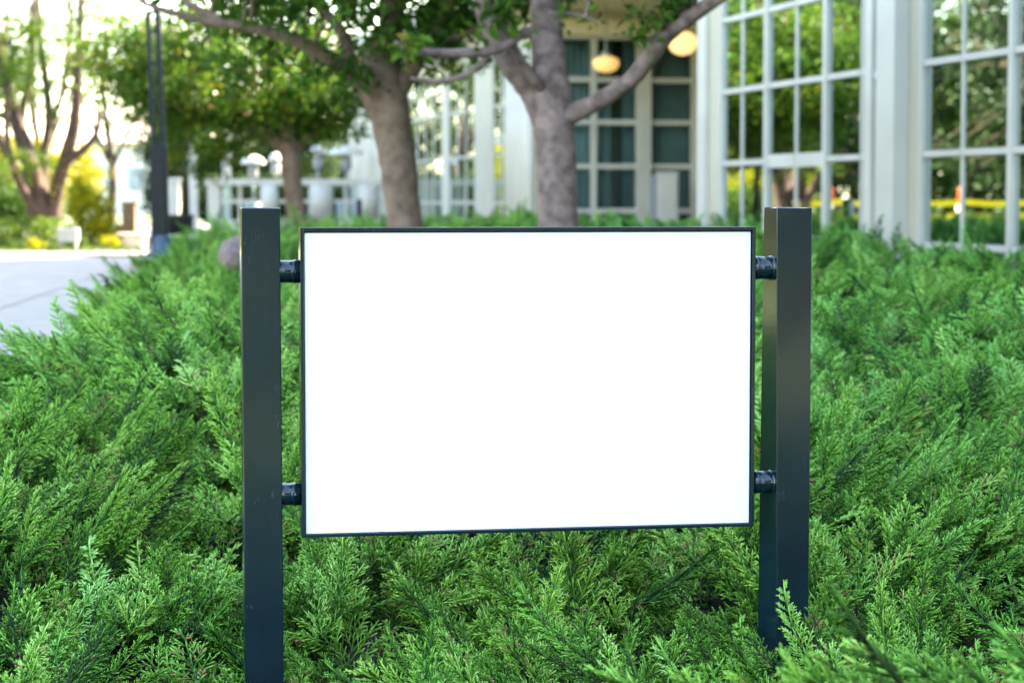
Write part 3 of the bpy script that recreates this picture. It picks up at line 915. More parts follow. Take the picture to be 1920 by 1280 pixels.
def build_juniper():
    me = bpy.data.meshes.new('juniper_points')
    n = len(JP)
    me.vertices.add(n); me.vertices.foreach_set('co', JP[:, :3].astype(np.float32).ravel())
    for nm, ty, arr in (('rot', 'FLOAT_VECTOR', JP[:, 3:6]), ('scl', 'FLOAT', JP[:, 6]), ('hue', 'FLOAT', JP[:, 7]), ('cool', 'FLOAT', JP[:, 8])):
        a = me.attributes.new(nm, ty, 'POINT')
        a.data.foreach_set('vector' if ty == 'FLOAT_VECTOR' else 'value', arr.astype(np.float32).ravel())
    a = me.attributes.new('pid', 'INT', 'POINT'); a.data.foreach_set('value', JP[:, 9].astype(np.int32))
    o = bpy.data.objects.new('juniper_ground_cover', me); COL.objects.link(o)
    ng = bpy.data.node_groups.new('juniper_scatter', 'GeometryNodeTree')
    ng.interface.new_socket('Geometry', in_out='INPUT', socket_type='NodeSocketGeometry')
    ng.interface.new_socket('Geometry', in_out='OUTPUT', socket_type='NodeSocketGeometry')
    N, L = ng.nodes, ng.links
    gi, go = N.new('NodeGroupInput'), N.new('NodeGroupOutput')
    jn = N.new('GeometryNodeJoinGeometry')
    for p in protos:
        oi = N.new('GeometryNodeObjectInfo'); oi.inputs['Object'].default_value = p; oi.inputs['As Instance'].default_value = True
        L.new(oi.outputs['Geometry'], jn.inputs[0])
    ip = N.new('GeometryNodeInstanceOnPoints')
    def attr(nm, ty):
        q = N.new('GeometryNodeInputNamedAttribute'); q.data_type = ty; q.inputs['Name'].default_value = nm
        return q.outputs['Attribute']
    L.new(gi.outputs[0], ip.inputs['Points']); L.new(jn.outputs[0], ip.inputs['Instance'])
    ip.inputs['Pick Instance'].default_value = True
    L.new(attr('pid', 'INT'), ip.inputs['Instance Index'])
    er = N.new('FunctionNodeEulerToRotation'); L.new(attr('rot', 'FLOAT_VECTOR'), er.inputs[0]); L.new(er.outputs[0], ip.inputs['Rotation'])
    L.new(attr('scl', 'FLOAT'), ip.inputs['Scale'])
    L.new(ip.outputs[0], go.inputs[0])
    md = o.modifiers.new('scatter', 'NODES'); md.node_group = ng
    tag(o, 'dense feathery green juniper ground cover filling the bed around the sign', 'ground cover', kind='stuff')
build_juniper()

# ------------------------------------------------------------------ trees
def L_(pts, Y0):      # (px, py, dY, width px) -> limb points
    return [(at(p[0], p[1], Y0+p[2]), m_px(p[3], Y0)/2) for p in pts]
Y1 = 17.0
b1 = at(768, 470, Y1)
cr = lambda px, py, Y: tuple(at(px, py, Y))
tree('shade_tree', 'smooth brown shade tree leaning left with forked trunk behind the sign', tuple(b1),
     [L_([(772, 500, 0, 84), (757, 400, 0, 66), (745, 300, 0, 68), (730, 210, 0, 76), (716, 150, 0, 92), (722, 100, .1, 70), (735, 40, .2, 48), (740, -60, .3, 36), (760, -200, .4, 18)], Y1),
      L_([(722, 205, 0, 40), (690, 170, 0, 40), (645, 130, -.1, 34), (600, 98, -.2, 28), (545, 72, -.3, 24), (470, 52, -.4, 20), (380, 38, -.5, 15), (290, 14, -.6, 10), (240, -10, -.6, 5)], Y1),
      L_([(672, 150, -.05, 26), (657, 110, 0, 26), (640, 60, .1, 23), (600, 10, .2, 19), (560, -60, .3, 10)], Y1),
      L_([(745, 170, 0, 40), (772, 130, -.1, 34), (800, 80, -.2, 26), (840, 10, -.3, 18), (870, -80, -.3, 9)], Y1),
      L_([(735, 95, -.3, 22), (800, 100, -.4, 17), (860, 70, -.5, 14), (920, 40, -.6, 8)], Y1),
      L_([(420, 40, -.45, 15), (360, 10, -.4, 12), (300, -40, -.3, 6)], Y1)],
     [(cr(600, -240, Y1+.3), (1.85, 1.7, 1.40), 330, 60, .30, .095, dict(shell=.35, noise=.35)),
      (cr(880, -110, Y1+.2), (.95, 1.0, .74), 90, 54, .25, .095, dict(shell=.2, noise=.3))],
     M['leaf'], M['bark_brown'], 'trees growing out of the juniper bed',
     extra=[(cr(790, 70, Y1-.8), 50, .15), (cr(700, 60, Y1-.5), 70, .22), (cr(480, 25, Y1-.4), 40, .2), (cr(840, 30, Y1-.6), 50, .2), (cr(650, 20, Y1-.6), 60, .22), (cr(760, 15, Y1-.6), 60, .22), (cr(550, 15, Y1-.6), 60, .25)], seed=4)
Y2 = 15.0
b2 = at(1046, 480, Y2)
tree('shade_tree', 'grey-barked tree with the thickest upright trunk and a long limb reaching the amber lamp', tuple(b2),
     [L_([(1048, 520, 0, 88), (1046, 400, 0, 74), (1043, 300, 0, 74), (1037, 220, 0, 78), (1032, 150, 0, 70), (1026, 60, .1, 58), (1022, -30, .2, 54), (1030, -180, .3, 36), (1020, -320, .4, 14)], Y2),
      L_([(1020, 245, 0, 34), (1000, 175, 0, 50), (968, 132, -.05, 48), (940, 90, -.1, 44), (915, 40, -.15, 36), (893, -30, -.2, 28), (870, -120, -.2, 12)], Y2),
      L_([(1048, 222, 0, 44), (1085, 208, -.1, 36), (1130, 186, -.2, 33), (1180, 152, -.3, 32), (1218, 108, -.4, 32), (1252, 62, -.5, 34), (1300, 28, -.6, 28), (1350, -5, -.7, 24), (1440, -60, -.8, 14)], Y2),
      L_([(1240, 75, -.5, 20), (1290, 15, -.55, 18), (1310, -20, -.6, 12)], Y2),
      L_([(1015, 165, -.1, 20), (985, 130, -.2, 20), (965, 90, -.3, 15), (945, 50, -.4, 11), (930, 0, -.4, 6)], Y2),
      L_([(1000, 55, -.3, 10), (960, 78, -.4, 15), (925, 96, -.45, 18), (870, 100, -.5, 18), (800, 98, -.55, 14), (740, 80, -.6, 8)], Y2),
      L_([(915, 98, -.45, 13), (900, 122, -.45, 11), (860, 146, -.45, 10), (810, 153, -.45, 10), (770, 147, -.45, 6)], Y2),
      L_([(1030, 25, -.2, 8), (1090, 30, -.3, 5), (1130, 45, -.4, 3)], Y2)],
     [(cr(1010, -330, Y2+.2), (2.0, 1.9, 1.15), 190, 55, .30, .09, dict(shell=.3, noise=.3)),
      (cr(1330, -160, Y2-.6), (.75, .7, .45), 34, 45, .22, .09, dict(shell=.2, noise=.3))],
     M['leaf'], M['bark'], 'trees growing out of the juniper bed',
     extra=[(cr(1225, 45, Y2-.6), 34, .14), (cr(1205, 70, Y2-.55), 22, .12), (cr(1245, 15, Y2-.6), 26, .13), (cr(1180, 60, Y2-.6), 8, .10), (cr(1195, 30, Y2-.6), 10, .11), (cr(1110, 40, Y2-.4), 8, .10), (cr(1060, 25, Y2-.3), 8, .10),
            (cr(930, 20, Y2-.5), 46, .18), (cr(960, 45, Y2-.5), 24, .13), (cr(905, 60, Y2-.5), 20, .13), (cr(1270, 0, Y2-.6), 26, .14), (cr(780, 80, Y2-.7), 26, .12), (cr(755, 105, Y2-.7), 22, .10)], seed=9)
Y3 = 37.0
b3 = at(556, 425, Y3)
tree('shade_tree', 'small spreading tree with slim trunk and wide olive crown in front of the white terrace', tuple(b3),
     [L_([(560, 440, 0, 44), (555, 400, 0, 36), (548, 340, 0, 34), (544, 292, 0, 36), (540, 240, 0, 24), (535, 190, 0, 16), (530, 120, 0, 8)], Y3),
      L_([(545, 305, 0, 24), (520, 268, 0, 20), (480, 235, -.1, 16), (440, 205, -.3, 12), (380, 170, -.5, 7)], Y3),
      L_([(545, 300, 0, 22), (570, 265, .1, 17), (610, 230, .2, 13), (660, 195, .3, 8)], Y3),
      L_([(520, 268, 0, 14), (490, 220, .3, 11), (460, 160, .5, 8), (440, 100, .6, 5)], Y3),
      L_([(542, 250, 0, 16), (560, 200, -.2, 12), (600, 130, -.3, 7)], Y3)],
     [(cr(450, 150, Y3), (2.05, 1.9, 1.2), 430, 50, .34, .115, dict(shell=.3, noise=.4)),
      (cr(310, 120, Y3-.3), (1.15, 1.2, .95), 130, 46, .34, .115, dict(shell=.2, noise=.4)),
      (cr(600, 200, Y3+.2), (.85, 1.0, .65), 56, 45, .3, .115, dict(shell=.2, noise=.4))],
     M['leaf_olive'], M['bark_brown'], 'trees growing out of the juniper bed', seed=14, twig_r=.016)

# big multi-stemmed tree at the left
Y4 = 42.0
b4 = at(80, 400, Y4)
tree('multi_stemmed_tree', 'tall multi-stemmed tree with reddish-brown trunks and thin foliage beyond the walkway', tuple(b4),
     [L_([(75, 430, 0, 52), (70, 380, 0, 42), (62, 330, 0, 38), (45, 270, .2, 32), (25, 210, .3, 26), (5, 130, .4, 20), (-15, 40, .5, 16), (-30, -80, .5, 9)], Y4),
      L_([(98, 415, 0, 34), (106, 360, 0, 27), (122, 300, -.2, 26), (138, 240, -.3, 24), (145, 170, -.3, 19), (148, 90, -.3, 15), (152, 0, -.3, 12), (158, -120, -.3, 7)], Y4),
      L_([(78, 390, 0, 28), (82, 300, .2, 20), (92, 230, .3, 18), (86, 150, .3, 14), (75, 70, .3, 11), (68, -60, .3, 7)], Y4),
      L_([(120, 305, -.2, 18), (160, 278, -.3, 14), (182, 245, -.4, 11), (184, 200, -.5, 8), (175, 150, -.5, 5)], Y4),
      L_([(50, 300, .1, 24), (40, 220, .5, 18), (60, 120, .6, 12), (62, 0, .6, 9)], Y4),
      L_([(95, 240, .3, 13), (120, 160, .4, 10), (130, 60, .4, 8), (132, -60, .4, 6)], Y4),
      L_([(60, 340, .1, 22), (20, 300, .4, 17), (-10, 230, .5, 13), (-30, 130, .5, 9)], Y4),
      L_([(70, 400, -.2, 24), (40, 350, -.3, 16), (18, 290, -.4, 13), (12, 200, -.4, 10), (25, 90, -.4, 7)], Y4)],
     [(cr(80, 40, Y4), (1.7, 1.6, 1.6), 130, 32, .36, .085, dict(shell=.2, noise=.3)),
      (cr(20, 110, Y4-.4), (.55, .6, .75), 20, 45, .32, .085, dict(shell=.1, noise=.3)),
      (cr(75, 75, Y4-.3), (.45, .5, .35), 12, 50, .30, .085, dict(shell=.1, noise=.3)),
      (cr(160, 110, Y4+.3), (.5, .6, .9), 20, 30, .32, .085, dict(shell=.1, noise=.3)),
      (cr(60, 300, Y4-.6), (.6, .5, .18), 10, 50, .25, .085, dict(shell=.1, noise=.3)),
      (cr(70, -300, Y4), (2.4, 2.3, 1.6), 60, 36, .36, .085, dict(shell=.2, noise=.3))],
     M['leaf_olive'], M['bark_red'], None, seed=23, twig_r=.014)

for i, (px, Y, lab) in enumerate([(70, 60, 'airy sunlit tree standing behind the multi-stemmed tree'), (205, 64, 'airy sunlit tree behind the street lamp'), (-60, 62, 'airy sunlit tree behind the clipped hedge')]):
    x = at(px, 370, Y).x
    tree('airy_tree', lab, (x, Y, .86), [[((x, Y, .7), .14), ((x+.1, Y, 2.4), .11), ((x-.15, Y, 4.6), .08), ((x, Y, 7.2), .03)], [((x, Y, 2.2), .07), ((x+.6, Y, 3.6), .05), ((x+1.2, Y, 5.0), .02)], [((x, Y, 2.6), .07), ((x-.6, Y, 4.0), .05), ((x-1.1, Y, 5.4), .02)]],
         [((x, Y, 5.4), (1.7, 1.6, 2.3), 120, 24, .42, .11, dict(shell=.15, noise=.35))], M['leaf_mid' if i == 1 else 'leaf_olive'], M['bark_red'], 'airy trees beyond the walkway', nside=8, seed=150+i, twig_r=.015)

# sunlit shrubs and hedge across the walkway
def bz(px, Y): return (at(px, 370, Y).x, Y, .86)
def ell(px, py, Y, rx, rz, ry=None): return (cr(px, py, Y), (m_px(rx, Y), ry or m_px(rx, Y), m_px(rz, Y)))
def C_(px, py, Y, rx, rz, n, per=40, crr=.18, size=.07, shell=.4, noise=.35, ry=None):
    c, r_ = ell(px, py, Y, rx, rz, ry)
    return (c, r_, n, per, crr, size, dict(shell=shell, noise=noise))
bush('golden_shrub', 'bright yellow-green rounded shrub at the end of the clipped hedge', bz(168, 35), [C_(170, 405, 35, 36, 44, 60), C_(150, 372, 35.2, 22, 26, 22), C_(192, 430, 34.8, 22, 24, 20)], M['leaf_yellow'], seed=31)
bush('clipped_hedge', 'low clipped dark green hedge beyond the walkway', bz(20, 33.5), [C_(px, 436, 33.5, 34, 25, 34, 46, .12, .05, ry=.35, shell=.5, noise=.12) for px in (-190, -140, -90, -40, 10, 55, 92)], M['leaf_hedge'], cat='hedge', seed=32)
for i, (px, py, Y, rx, rz, m_, lab) in enumerate([
        (8, 285, 58, 34, 40, 'leaf_yellow', 'sunlit yellow shrub glowing behind the leftmost reddish trunk'),
        (85, 300, 60, 46, 52, 'leaf_yellow', 'sunlit yellow shrub glowing between the reddish trunks'),
        (150, 320, 62, 34, 48, 'leaf_yellow', 'sunlit yellow shrub behind the curved limb of the multi-stemmed tree'),
        (40, 385, 46, 62, 30, 'leaf_mid', 'green shrub at the foot of the multi-stemmed tree'),
        (-30, 350, 52, 60, 50, 'leaf_mid', 'tall green shrub behind the clipped hedge')]):
    bush('background_shrub', lab, bz(px, Y), [C_(px, py, Y, rx, rz, 55, 40, .3, .11), C_(px, (py+405)/2, Y+.3, rx*.9, (405-py)/2+6, 40, 40, .3, .11)], M[m_], seed=40+i, group='shrubs beyond the walkway')
for i, (px, py, lab) in enumerate([(70, 466, 'small golden plant at the border edge under the clipped hedge end'), (30, 468, 'small green plant at the border edge under the middle of the hedge'), (150, 462, 'small green plant between the utility box and the golden shrub'), (205, 458, 'small golden plant at the foot of the golden shrub'), (100, 470, 'small green plant just beside the utility box')]):
    bush('bedding_plant', lab, bz(px, 32.6), [C_(px, py-5, 32.6, 15, 9, 14, 30, .08, .045)], M['leaf_yellow' if i in (0, 3) else 'leaf_mid'], seed=60+i, stems=2, cat='plant', group='plants in the border')

# lawn strip
def lawn():
    g = np.random.default_rng(8); n = 26000
    x = g.uniform(-15, -5.2, n); y = g.uniform(31.2, 40, n)
    z = Gsurf(x, y)-.03
    h = g.uniform(.04, .10, n); a = g.uniform(0, 6.28, n); wv = .012
    b0 = np.stack([x-np.cos(a)*wv, y-np.sin(a)*wv, z], 1); b1_ = np.stack([x+np.cos(a)*wv, y+np.sin(a)*wv, z], 1)
    t = np.stack([x+g.normal(0, .03, n), y+g.normal(0, .03, n), z+h], 1)
    V = np.stack([b0, b1_, t], 1).reshape(-1, 3)
    o = link_mesh('lawn_grass', mesh_np(V, np.arange(3*n).reshape(n, 3), np.repeat(g.random(n), 3)), M['grass'])
    tag(o, 'green lawn grass around the clipped hedge', 'grass', kind='stuff')
lawn()

# dark trees behind the terrace
for i, (px, py, Y, rx, rz, lab) in enumerate([
        (330, 290, 66, 60, 60, 'dark evergreen behind the white pergola posts'),
        (440, 280, 64, 70, 70, 'dark evergreen behind the patio heaters and the terrace rail'),
        (560, 285, 62, 70, 66, 'dark evergreen behind the slim-trunked tree'),
        (660, 300, 66, 60, 60, 'dark evergreen beside the far end of the white wing')]):
    bush('evergreen_tree', lab, (at(px, 370, Y).x, Y, .86), [C_(px, py, Y, rx, rz*1.25, 150, 50, .4, .15), C_(px, (py+400)/2+10, Y+.2, rx*.95, (400-py)/2+20, 80, 46, .4, .15)], M['leaf_dark'], cat='tree', group='dark trees behind the terrace', seed=70+i)

bush('clipped_hedge', 'dark clipped hedge running behind the white terrace wall', (at(550, 370, 54).x, 54, .86), [C_(px, 375, 54, 40, 44, 60, 50, .25, .11, ry=.6, shell=.4, noise=.12) for px in (400, 450, 500, 550, 600, 650, 700)], M['leaf_dark'], cat='hedge', seed=88, stems=7)
# trees out on the left that the window glass mirrors and that light the post sides, plus added unseen dark trees
for i, (x, y, h, r_, m_, lab) in enumerate([
        (-18.5, 62, 8.5, 3.6, 'leaf_garden', 'broad dark tree beyond the coned-off lawn'), (-25, 65.5, 10, 4.2, 'leaf_garden', 'tall dark tree beyond the coned-off lawn'),
        (-31, 66, 9.5, 4.0, 'leaf_mid', 'broad green tree at the far side of the lawn'), (-24, 52, 9, 3.8, 'leaf_garden', 'tall dark tree at the near side of the lawn'),
        (-33, 50, 9, 4.2, 'leaf_mid', 'broad green tree beside the near dark tree'), (-25, 84, 11, 5, 'leaf_garden', 'tallest dark tree at the back of the lawn'), (-38, 72, 11, 5, 'leaf_mid', 'spreading green tree at the back of the lawn'),
        (-33, 38, 9, 4.2, 'leaf_garden', 'dark tree standing farthest from the walkway'), (-19.8, 74, 9, 3.6, 'leaf_garden', 'narrow dark tree behind the broad green one'),
        (-32, 88, 12, 5.5, 'leaf_garden', 'great dark tree closing the lawn beside the tallest one'), (-39.5, 86, 12, 5.5, 'leaf_garden', 'great dark tree closing the lawn behind the spreading one'), (-40, 60, 11, 5, 'leaf_garden', 'dark tree between the broad green trees'), (-27, 99, 12, 5.5, 'leaf_garden', 'great dark tree at the very end of the lawn'),
        (-31, 27, 11, 5, 'leaf_garden', 'unseen dark tree added behind the golden trees to block bright sky'), (-30, 17, 11, 5, 'leaf_garden', 'unseen dark tree added across the walkway from the sign to block bright sky'), (-27, 41, 11, 4.6, 'leaf_garden', 'unseen dark tree added between the golden trees and the lawn to block bright sky'), (-29, 7, 11, 5, 'leaf_garden', 'unseen dark tree added level with the viewpoint across the walkway to block bright sky'),  # unseen row added to hide bright sky and darken the surroundings
        (12.5, -8, 10, 4.5, 'leaf_garden', 'unseen dark tree added past the near end of the building to darken post reflections'), (17.5, -17, 11, 5, 'leaf_garden', 'unseen dark tree added farthest behind the building end to darken post reflections'),  # unseen trees from here on, added to darken what the post fronts reflect
        (-20, -12, 9, 4.5, 'leaf_garden', 'unseen dark tree added far behind the viewpoint on the walkway side to darken post reflections'), (4.5, -13, 9, 4, 'leaf_garden', 'unseen dark tree added close behind the viewpoint to darken post reflections'),
        (-9, -16, 9, 4.5, 'leaf_garden', 'unseen dark tree added behind the viewpoint on the walkway side to darken post reflections'), (0, -20, 10, 5, 'leaf_garden', 'unseen dark tree added straight behind the viewpoint to darken post reflections'), (9, -15, 9, 4.5, 'leaf_garden', 'unseen dark tree added behind the viewpoint on the building side to darken post reflections')]):
    tree('garden_tree', lab, (x, y, .0 if y < 0 else .8), [[((x, y, -.1 if y < 0 else .7), .28), ((x+.1, y, 2.0), .22), ((x-.1, y+.1, h*.5), .16), ((x, y, h*.8), .06)], [((x, y, 1.9), .14), ((x+1, y-.3, 3.2), .09), ((x+r_*.6, y-.4, h*.55), .04)], [((x, y, 2.1), .14), ((x-1, y-.3, 3.3), .09), ((x-r_*.6, y+.3, h*.6), .04)]],
         [((x, y, h*.60), (r_, r_, h*.38), 190, 50, .72, .26, dict(shell=.4, noise=.35)), ((x+.3, y-.4, h*.26), (r_*.95, r_*.95, h*.20), 90, 50, .65, .26, dict(shell=.3, noise=.3))],
         M[m_], M['bark_dark'], 'garden trees on the lawn', nside=9, seed=90+i, twig_r=.03)
for i, (x, y, h, r_, lab) in enumerate([(-13.6, 28.5, 10, 3.6, 'golden-leaved tree beside the walkway in full sun'), (-18.5, 24.5, 11, 4.0, 'golden-leaved tree between the two other golden trees'), (-21, 17.5, 10, 3.8, 'golden-leaved tree nearest the far end of the walkway')]):
    tree('golden_tree', lab, (x, y, .5), [[((x, y, .3), .24), ((x+.1, y, 2.0), .19), ((x-.1, y+.1, h*.5), .13), ((x, y, h*.85), .05)], [((x, y, 1.9), .11), ((x+1, y-.3, 3.2), .08), ((x+r_*.6, y-.4, h*.55), .03)], [((x, y, 2.1), .11), ((x-1, y-.3, 3.3), .08), ((x-r_*.6, y+.3, h*.6), .03)]],
         [((x, y, h*.60), (r_*1.12, r_*1.12, h*.42), 430, 56, .62, .28, dict(shell=.4, noise=.3)), ((x+.1, y-.1, h*.24), (r_, r_, h*.18), 140, 56, .6, .28, dict(shell=.3, noise=.3))],
         M['leaf_gold'], M['bark_dark'], 'golden-leaved trees beside the walkway', nside=9, seed=130+i, twig_r=.025)
for i, (x, y, r_, lab) in enumerate([(-15.5, 54, 1.2, 'golden shrub behind the traffic cones')]):
    bush('golden_shrub', lab, (x, y, .7), [((x, y, .7+r_*.75), (r_, r_, r_*.95), 160, 50, .2*r_, .05*r_+.03, dict(shell=.5, noise=.3))], M['leaf_yellow'], seed=120+i)

# ------------------------------------------------------------------ traffic cones and tape out on the lawn (seen mirrored in the glass)
def mirror(px, py, Dv):
    v = at(px, py, Dv); k = fac_dist(v.x, v.y)
    return Vector((v.x, v.y, v.z)) - NOUT*2*(k-(-.15))
cones = []
def cone(p, label, h=.95):
    root = empty('traffic_cone', (p.x, p.y, p.z), label, 'traffic cone', 'traffic cones on the lawn')
    MB().obox((p.x, p.y, p.z+.02), ((1,0,0),(0,1,0),(0,0,1)), (.19, .19, .02)).build('base', M['orange'], root, bevel=.01)
    MB().lathe((p.x, p.y, p.z+.04), [(.15, 0), (.125, h*.22)], 20).build('cone_body', M['orange'], root, True)
    MB().lathe((p.x, p.y, p.z+.04+h*.22), [(.127, 0), (.075, h*.40)], 20).build('collar', M['conewhite'], root, True)
    MB().lathe((p.x, p.y, p.z+.04+h*.62), [(.073, 0), (.028, h*.36), (.02, h*.38)], 20).build('cone_tip', M['orange'], root, True)
    cones.append(Vector((p.x, p.y, p.z+h)))
for px, py, lab in ((1498, 432, 'orange and white cone at the near end of the yellow tape'), (1576, 430, 'orange and white cone in the middle of the yellow tape'), (1700, 431, 'orange and white cone just past the middle of the yellow tape'), (1816, 430, 'orange and white cone at the far end of the yellow tape')):
    p = mirror(px, py, 52); cone(Vector((p.x, p.y, .84)), lab)
def ribbon(pts, hgt, label):
    V, F = [], []
    for k, p in enumerate(pts):
        V += [(p.x, p.y, p.z-hgt/2), (p.x, p.y, p.z+hgt/2)]
    for k in range(len(pts)-1): F.append((2*k, 2*k+2, 2*k+3, 2*k+1))
    me = bpy.data.meshes.new('m'); me.from_pydata(V, [], F); me.update()
    o = link_mesh('caution_tape', me, M['tape'])
    md = o.modifiers.new('thickness', 'SOLIDIFY'); md.thickness = .004
    tag(o, label, 'tape', 'caution tape between the cones')
for zz, lab in ((.66, 'upper yellow caution tape strung between the cones'), (.36, 'lower yellow caution tape strung between the cones')):
    pts = []
    cc = [Vector((c.x, c.y, .84+zz)) for c in cones]
    cc = [cc[0]+(cc[0]-cc[1])*.1]+cc+[cc[-1]+(cc[-1]-cc[-2])*1.2]
    for a, b in zip(cc[:-1], cc[1:]):
        for k in range(8):
            t = k/8; q = a.lerp(b, t); q.z -= .05*4*t*(1-t); pts.append(q+Vector((.0, -.16, 0)))
    pts.append(cc[-1]+Vector((0, -.16, 0)))
    ribbon(pts, .12, lab)

# ------------------------------------------------------------------ street lamp and small things at the left
Y5 = 24.0
lb = at(305, 476, Y5)
lamp = empty('street_lamp', tuple(lb), 'dark slotted street lamp post standing at the edge of the walkway', 'street lamp')
def lpt(px, py, dY=0): return at(px, py, Y5+dY)
def bar(p0, p1, hx, hy):
    p0, p1 = Vector(p0), Vector(p1)
    z = (p1-p0).normalized(); x = Vector((1,0,0)); x = (x-z*x.dot(z)).normalized(); y = z.cross(x)
    return MB().obox((p0+p1)/2, (x, y, z), (hx, hy, (p1-p0).length/2))
bar(lpt(301, 455), lpt(297, 272), m_px(15, Y5), .085).build('sleeve', M['metal'], lamp, bevel=.012)
bar(lpt(288.5, 275), lpt(277.5, 20), m_px(4.0, Y5), .05).build('upright', M['metal'], lamp, bevel=.006)
bar(lpt(306.5, 275), lpt(296, 22), m_px(4.6, Y5), .05).build('upright', M['metal'], lamp, bevel=.006)
for py in (262, 190, 120, 60):
    xx = 301.5-(455-py)*.05
    bar(lpt(296-(272-py)*.035, py+3), lpt(296-(272-py)*.035, py-3), m_px(4, Y5), .02).build('spacer', M['metal'], lamp)
bar(lpt(287, 27), lpt(286.6, 20), m_px(13.5, Y5), .055).build('cap', M['metal'], lamp, bevel=.006)
MB().lathe((lb.x-.01, lb.y, lb.z-.03), [(.17, 0), (.17, .03), (.125, .06), (.11, .20), (.095, .23)], 24).build('base', M['lampbase'], lamp, True)
mbp = MB().lathe((lb.x+.02, lb.y, lb.z-.35), [(.36, 0), (.36, .31)], 32)
tag(mbp.build('lamp_footing', M['concrete']), 'round pale concrete footing under the slotted street lamp', 'footing')

# second dark pole with black planter
Y6 = 38.0
q0, q1 = at(350, 425, Y6), at(347, 245, Y6)
pole = empty('dark_pole', tuple(q0), 'slim dark pole rising behind the black planter tub', 'pole')
MB().tube([q0, q1], [.055, .045], 12).build('shaft', M['metal'], pole, True)
MB().lathe((q0.x, q0.y, q0.z), [(.11, 0), (.11, .06), (.06, .12)], 16).build('base', M['metal'], pole, True)
pb = at(336, 440, 36.5); wv = m_px(27, 36.5)
pt = empty('planter_tub', (pb.x, pb.y, pb.z), 'low black round planter tub beside the street lamp', 'planter')
MB().lathe((pb.x, pb.y, pb.z), [(wv*.9, 0), (wv, .26), (wv*1.06, .27), (wv*1.06, .32), (wv*.95, .32), (wv*.9, .25)], 28).build('tub', M['black'], pt, True)
MB().lathe((pb.x, pb.y, pb.z+.22), [(wv*.88, 0), (wv*.8, .05), (.02, .08)], 20).build('soil', M['soil'], pt, True)

# boulder
def boulder(px, py, Y, r_, label):
    c = at(px, py, Y)
    import bmesh
    bm = bmesh.new(); bmesh.ops.create_icosphere(bm, subdivisions=4, radius=1)
    for v in bm.verts:
        n = 1+.10*float(vnoise(v.co.x*1.7+3, v.co.y*1.7+v.co.z*2+8))+.03*float(vnoise(v.co.x*6+3, v.co.z*6+v.co.y*4+8))
        v.co = Vector((v.co.x*r_*1.05*n, v.co.y*r_*.9*n, v.co.z*r_*n))+c
    me = bpy.data.meshes.new('m'); bm.to_mesh(me); bm.free()
    tag(link_mesh('boulder', me, M['rock'], None, True), label, 'boulder')
boulder(447, 478, 17.2, .145, 'rounded pinkish granite boulder half hidden in the junipers')

# bollard behind the sign
bb = at(668, 425, 30)
bo = empty('bollard', (bb.x, bb.y, bb.z-.1), 'short grey and black bollard in front of the white terrace wall', 'bollard')
MB().box((bb.x-m_px(9, 30), 29.95, bb.z-.1), (bb.x+m_px(2, 30), 30.05, at(0, 377, 30).z)).build('shaft', M['grey'], bo, bevel=.006)
MB().box((bb.x+m_px(2, 30)+.001, 29.96, bb.z-.1), (bb.x+m_px(10, 30), 30.05, at(0, 374, 30).z)).build('back_plate', M['metal'], bo)

# utility box, brown pillar, stone block
ub = at(129, 458, 32.4)
uo = empty('utility_box', (ub.x, ub.y, ub.z), 'small pale grey utility box on short legs in front of the golden shrub', 'box')
MB().box((ub.x-.14, 32.3, ub.z+.04), (ub.x+.14, 32.5, ub.z+.23)).build('cabinet', M['grey'], uo, bevel=.008)
MB().box((ub.x-.12, 32.33, ub.z-.05), (ub.x-.09, 32.47, ub.z+.04)).build('leg', M['grey'], uo)
MB().box((ub.x+.09, 32.33, ub.z-.05), (ub.x+.12, 32.47, ub.z+.04)).build('leg', M['grey'], uo)
g0 = at(243, 440, 38)
bp_ = empty('brown_pillar', (g0.x, 38, .85), 'brown timber pillar with a stepped side beside the golden shrub', 'pillar')
MB().box((g0.x-.11, 37.9, .85), (g0.x+.11, 38.1, at(0, 381, 38).z)).build('shaft', M['brown'], bp_, bevel=.006)
MB().box((g0.x-.26, 37.88, .85), (g0.x-.112, 38.1, at(0, 421, 38).z)).build('step', M['brown'], bp_, bevel=.006)
MB().box((g0.x-.13, 37.88, at(0, 381, 38).z), (g0.x+.13, 38.12, at(0, 378, 38).z)).build('cap', M['brown'], bp_)
g1 = at(248, 465, 33)
sb_ = empty('stone_block', (g1.x, 33, .84), 'low tan stone block on the forecourt near the brown pillar', 'stone block')
MB().box((g1.x-.10, 32.8, .84), (g1.x+.19, 33.2, at(0, 437, 33).z-.04)).build('block', M['tan'], sb_, bevel=.015)
MB().box((g1.x-.19, 32.78, at(0, 437, 33).z-.039), (g1.x+.21, 33.22, at(0, 437, 33).z)).build('slab', M['tan'], sb_, bevel=.012)

# ------------------------------------------------------------------ white terrace
YT = 46.0
tr = empty('terrace_wall', (at(540, 370, YT).x, YT, .86), 'low white terrace wall of round piers, rails and glass panels behind the slim tree', 'wall')
def tx(px): return at(px, 370, YT).x
def tz(py): return at(960, py, YT).z
ZB = .86
def tbox(p0, p1, z0, z1, y0, y1, nm, m='white', par=None):
    return MB().box((tx(p0), YT+y0, z0), (tx(p1), YT+y1, z1)).build(nm, M[m], par or tr)
top, bot = tz(336), tz(412)
tbox(385, 760, top-.12, top, -.12, .12, 'coping')
tbox(392, 760, ZB, bot, -.08, .08, 'plinth')
for px, rr in ((505, 17), (602, 23), (690, 20)):
    MB().lathe((tx(px), YT, bot+.001), [(m_px(rr, YT), 0), (m_px(rr, YT), top-bot-.125)], 24).build('pier', M['white'], tr, True)
tbox(390, 412, bot+.001, top-.121, -.09, .09, 'pier')
tbox(711, 760, bot+.001, top-.121, -.09, .09, 'pier')
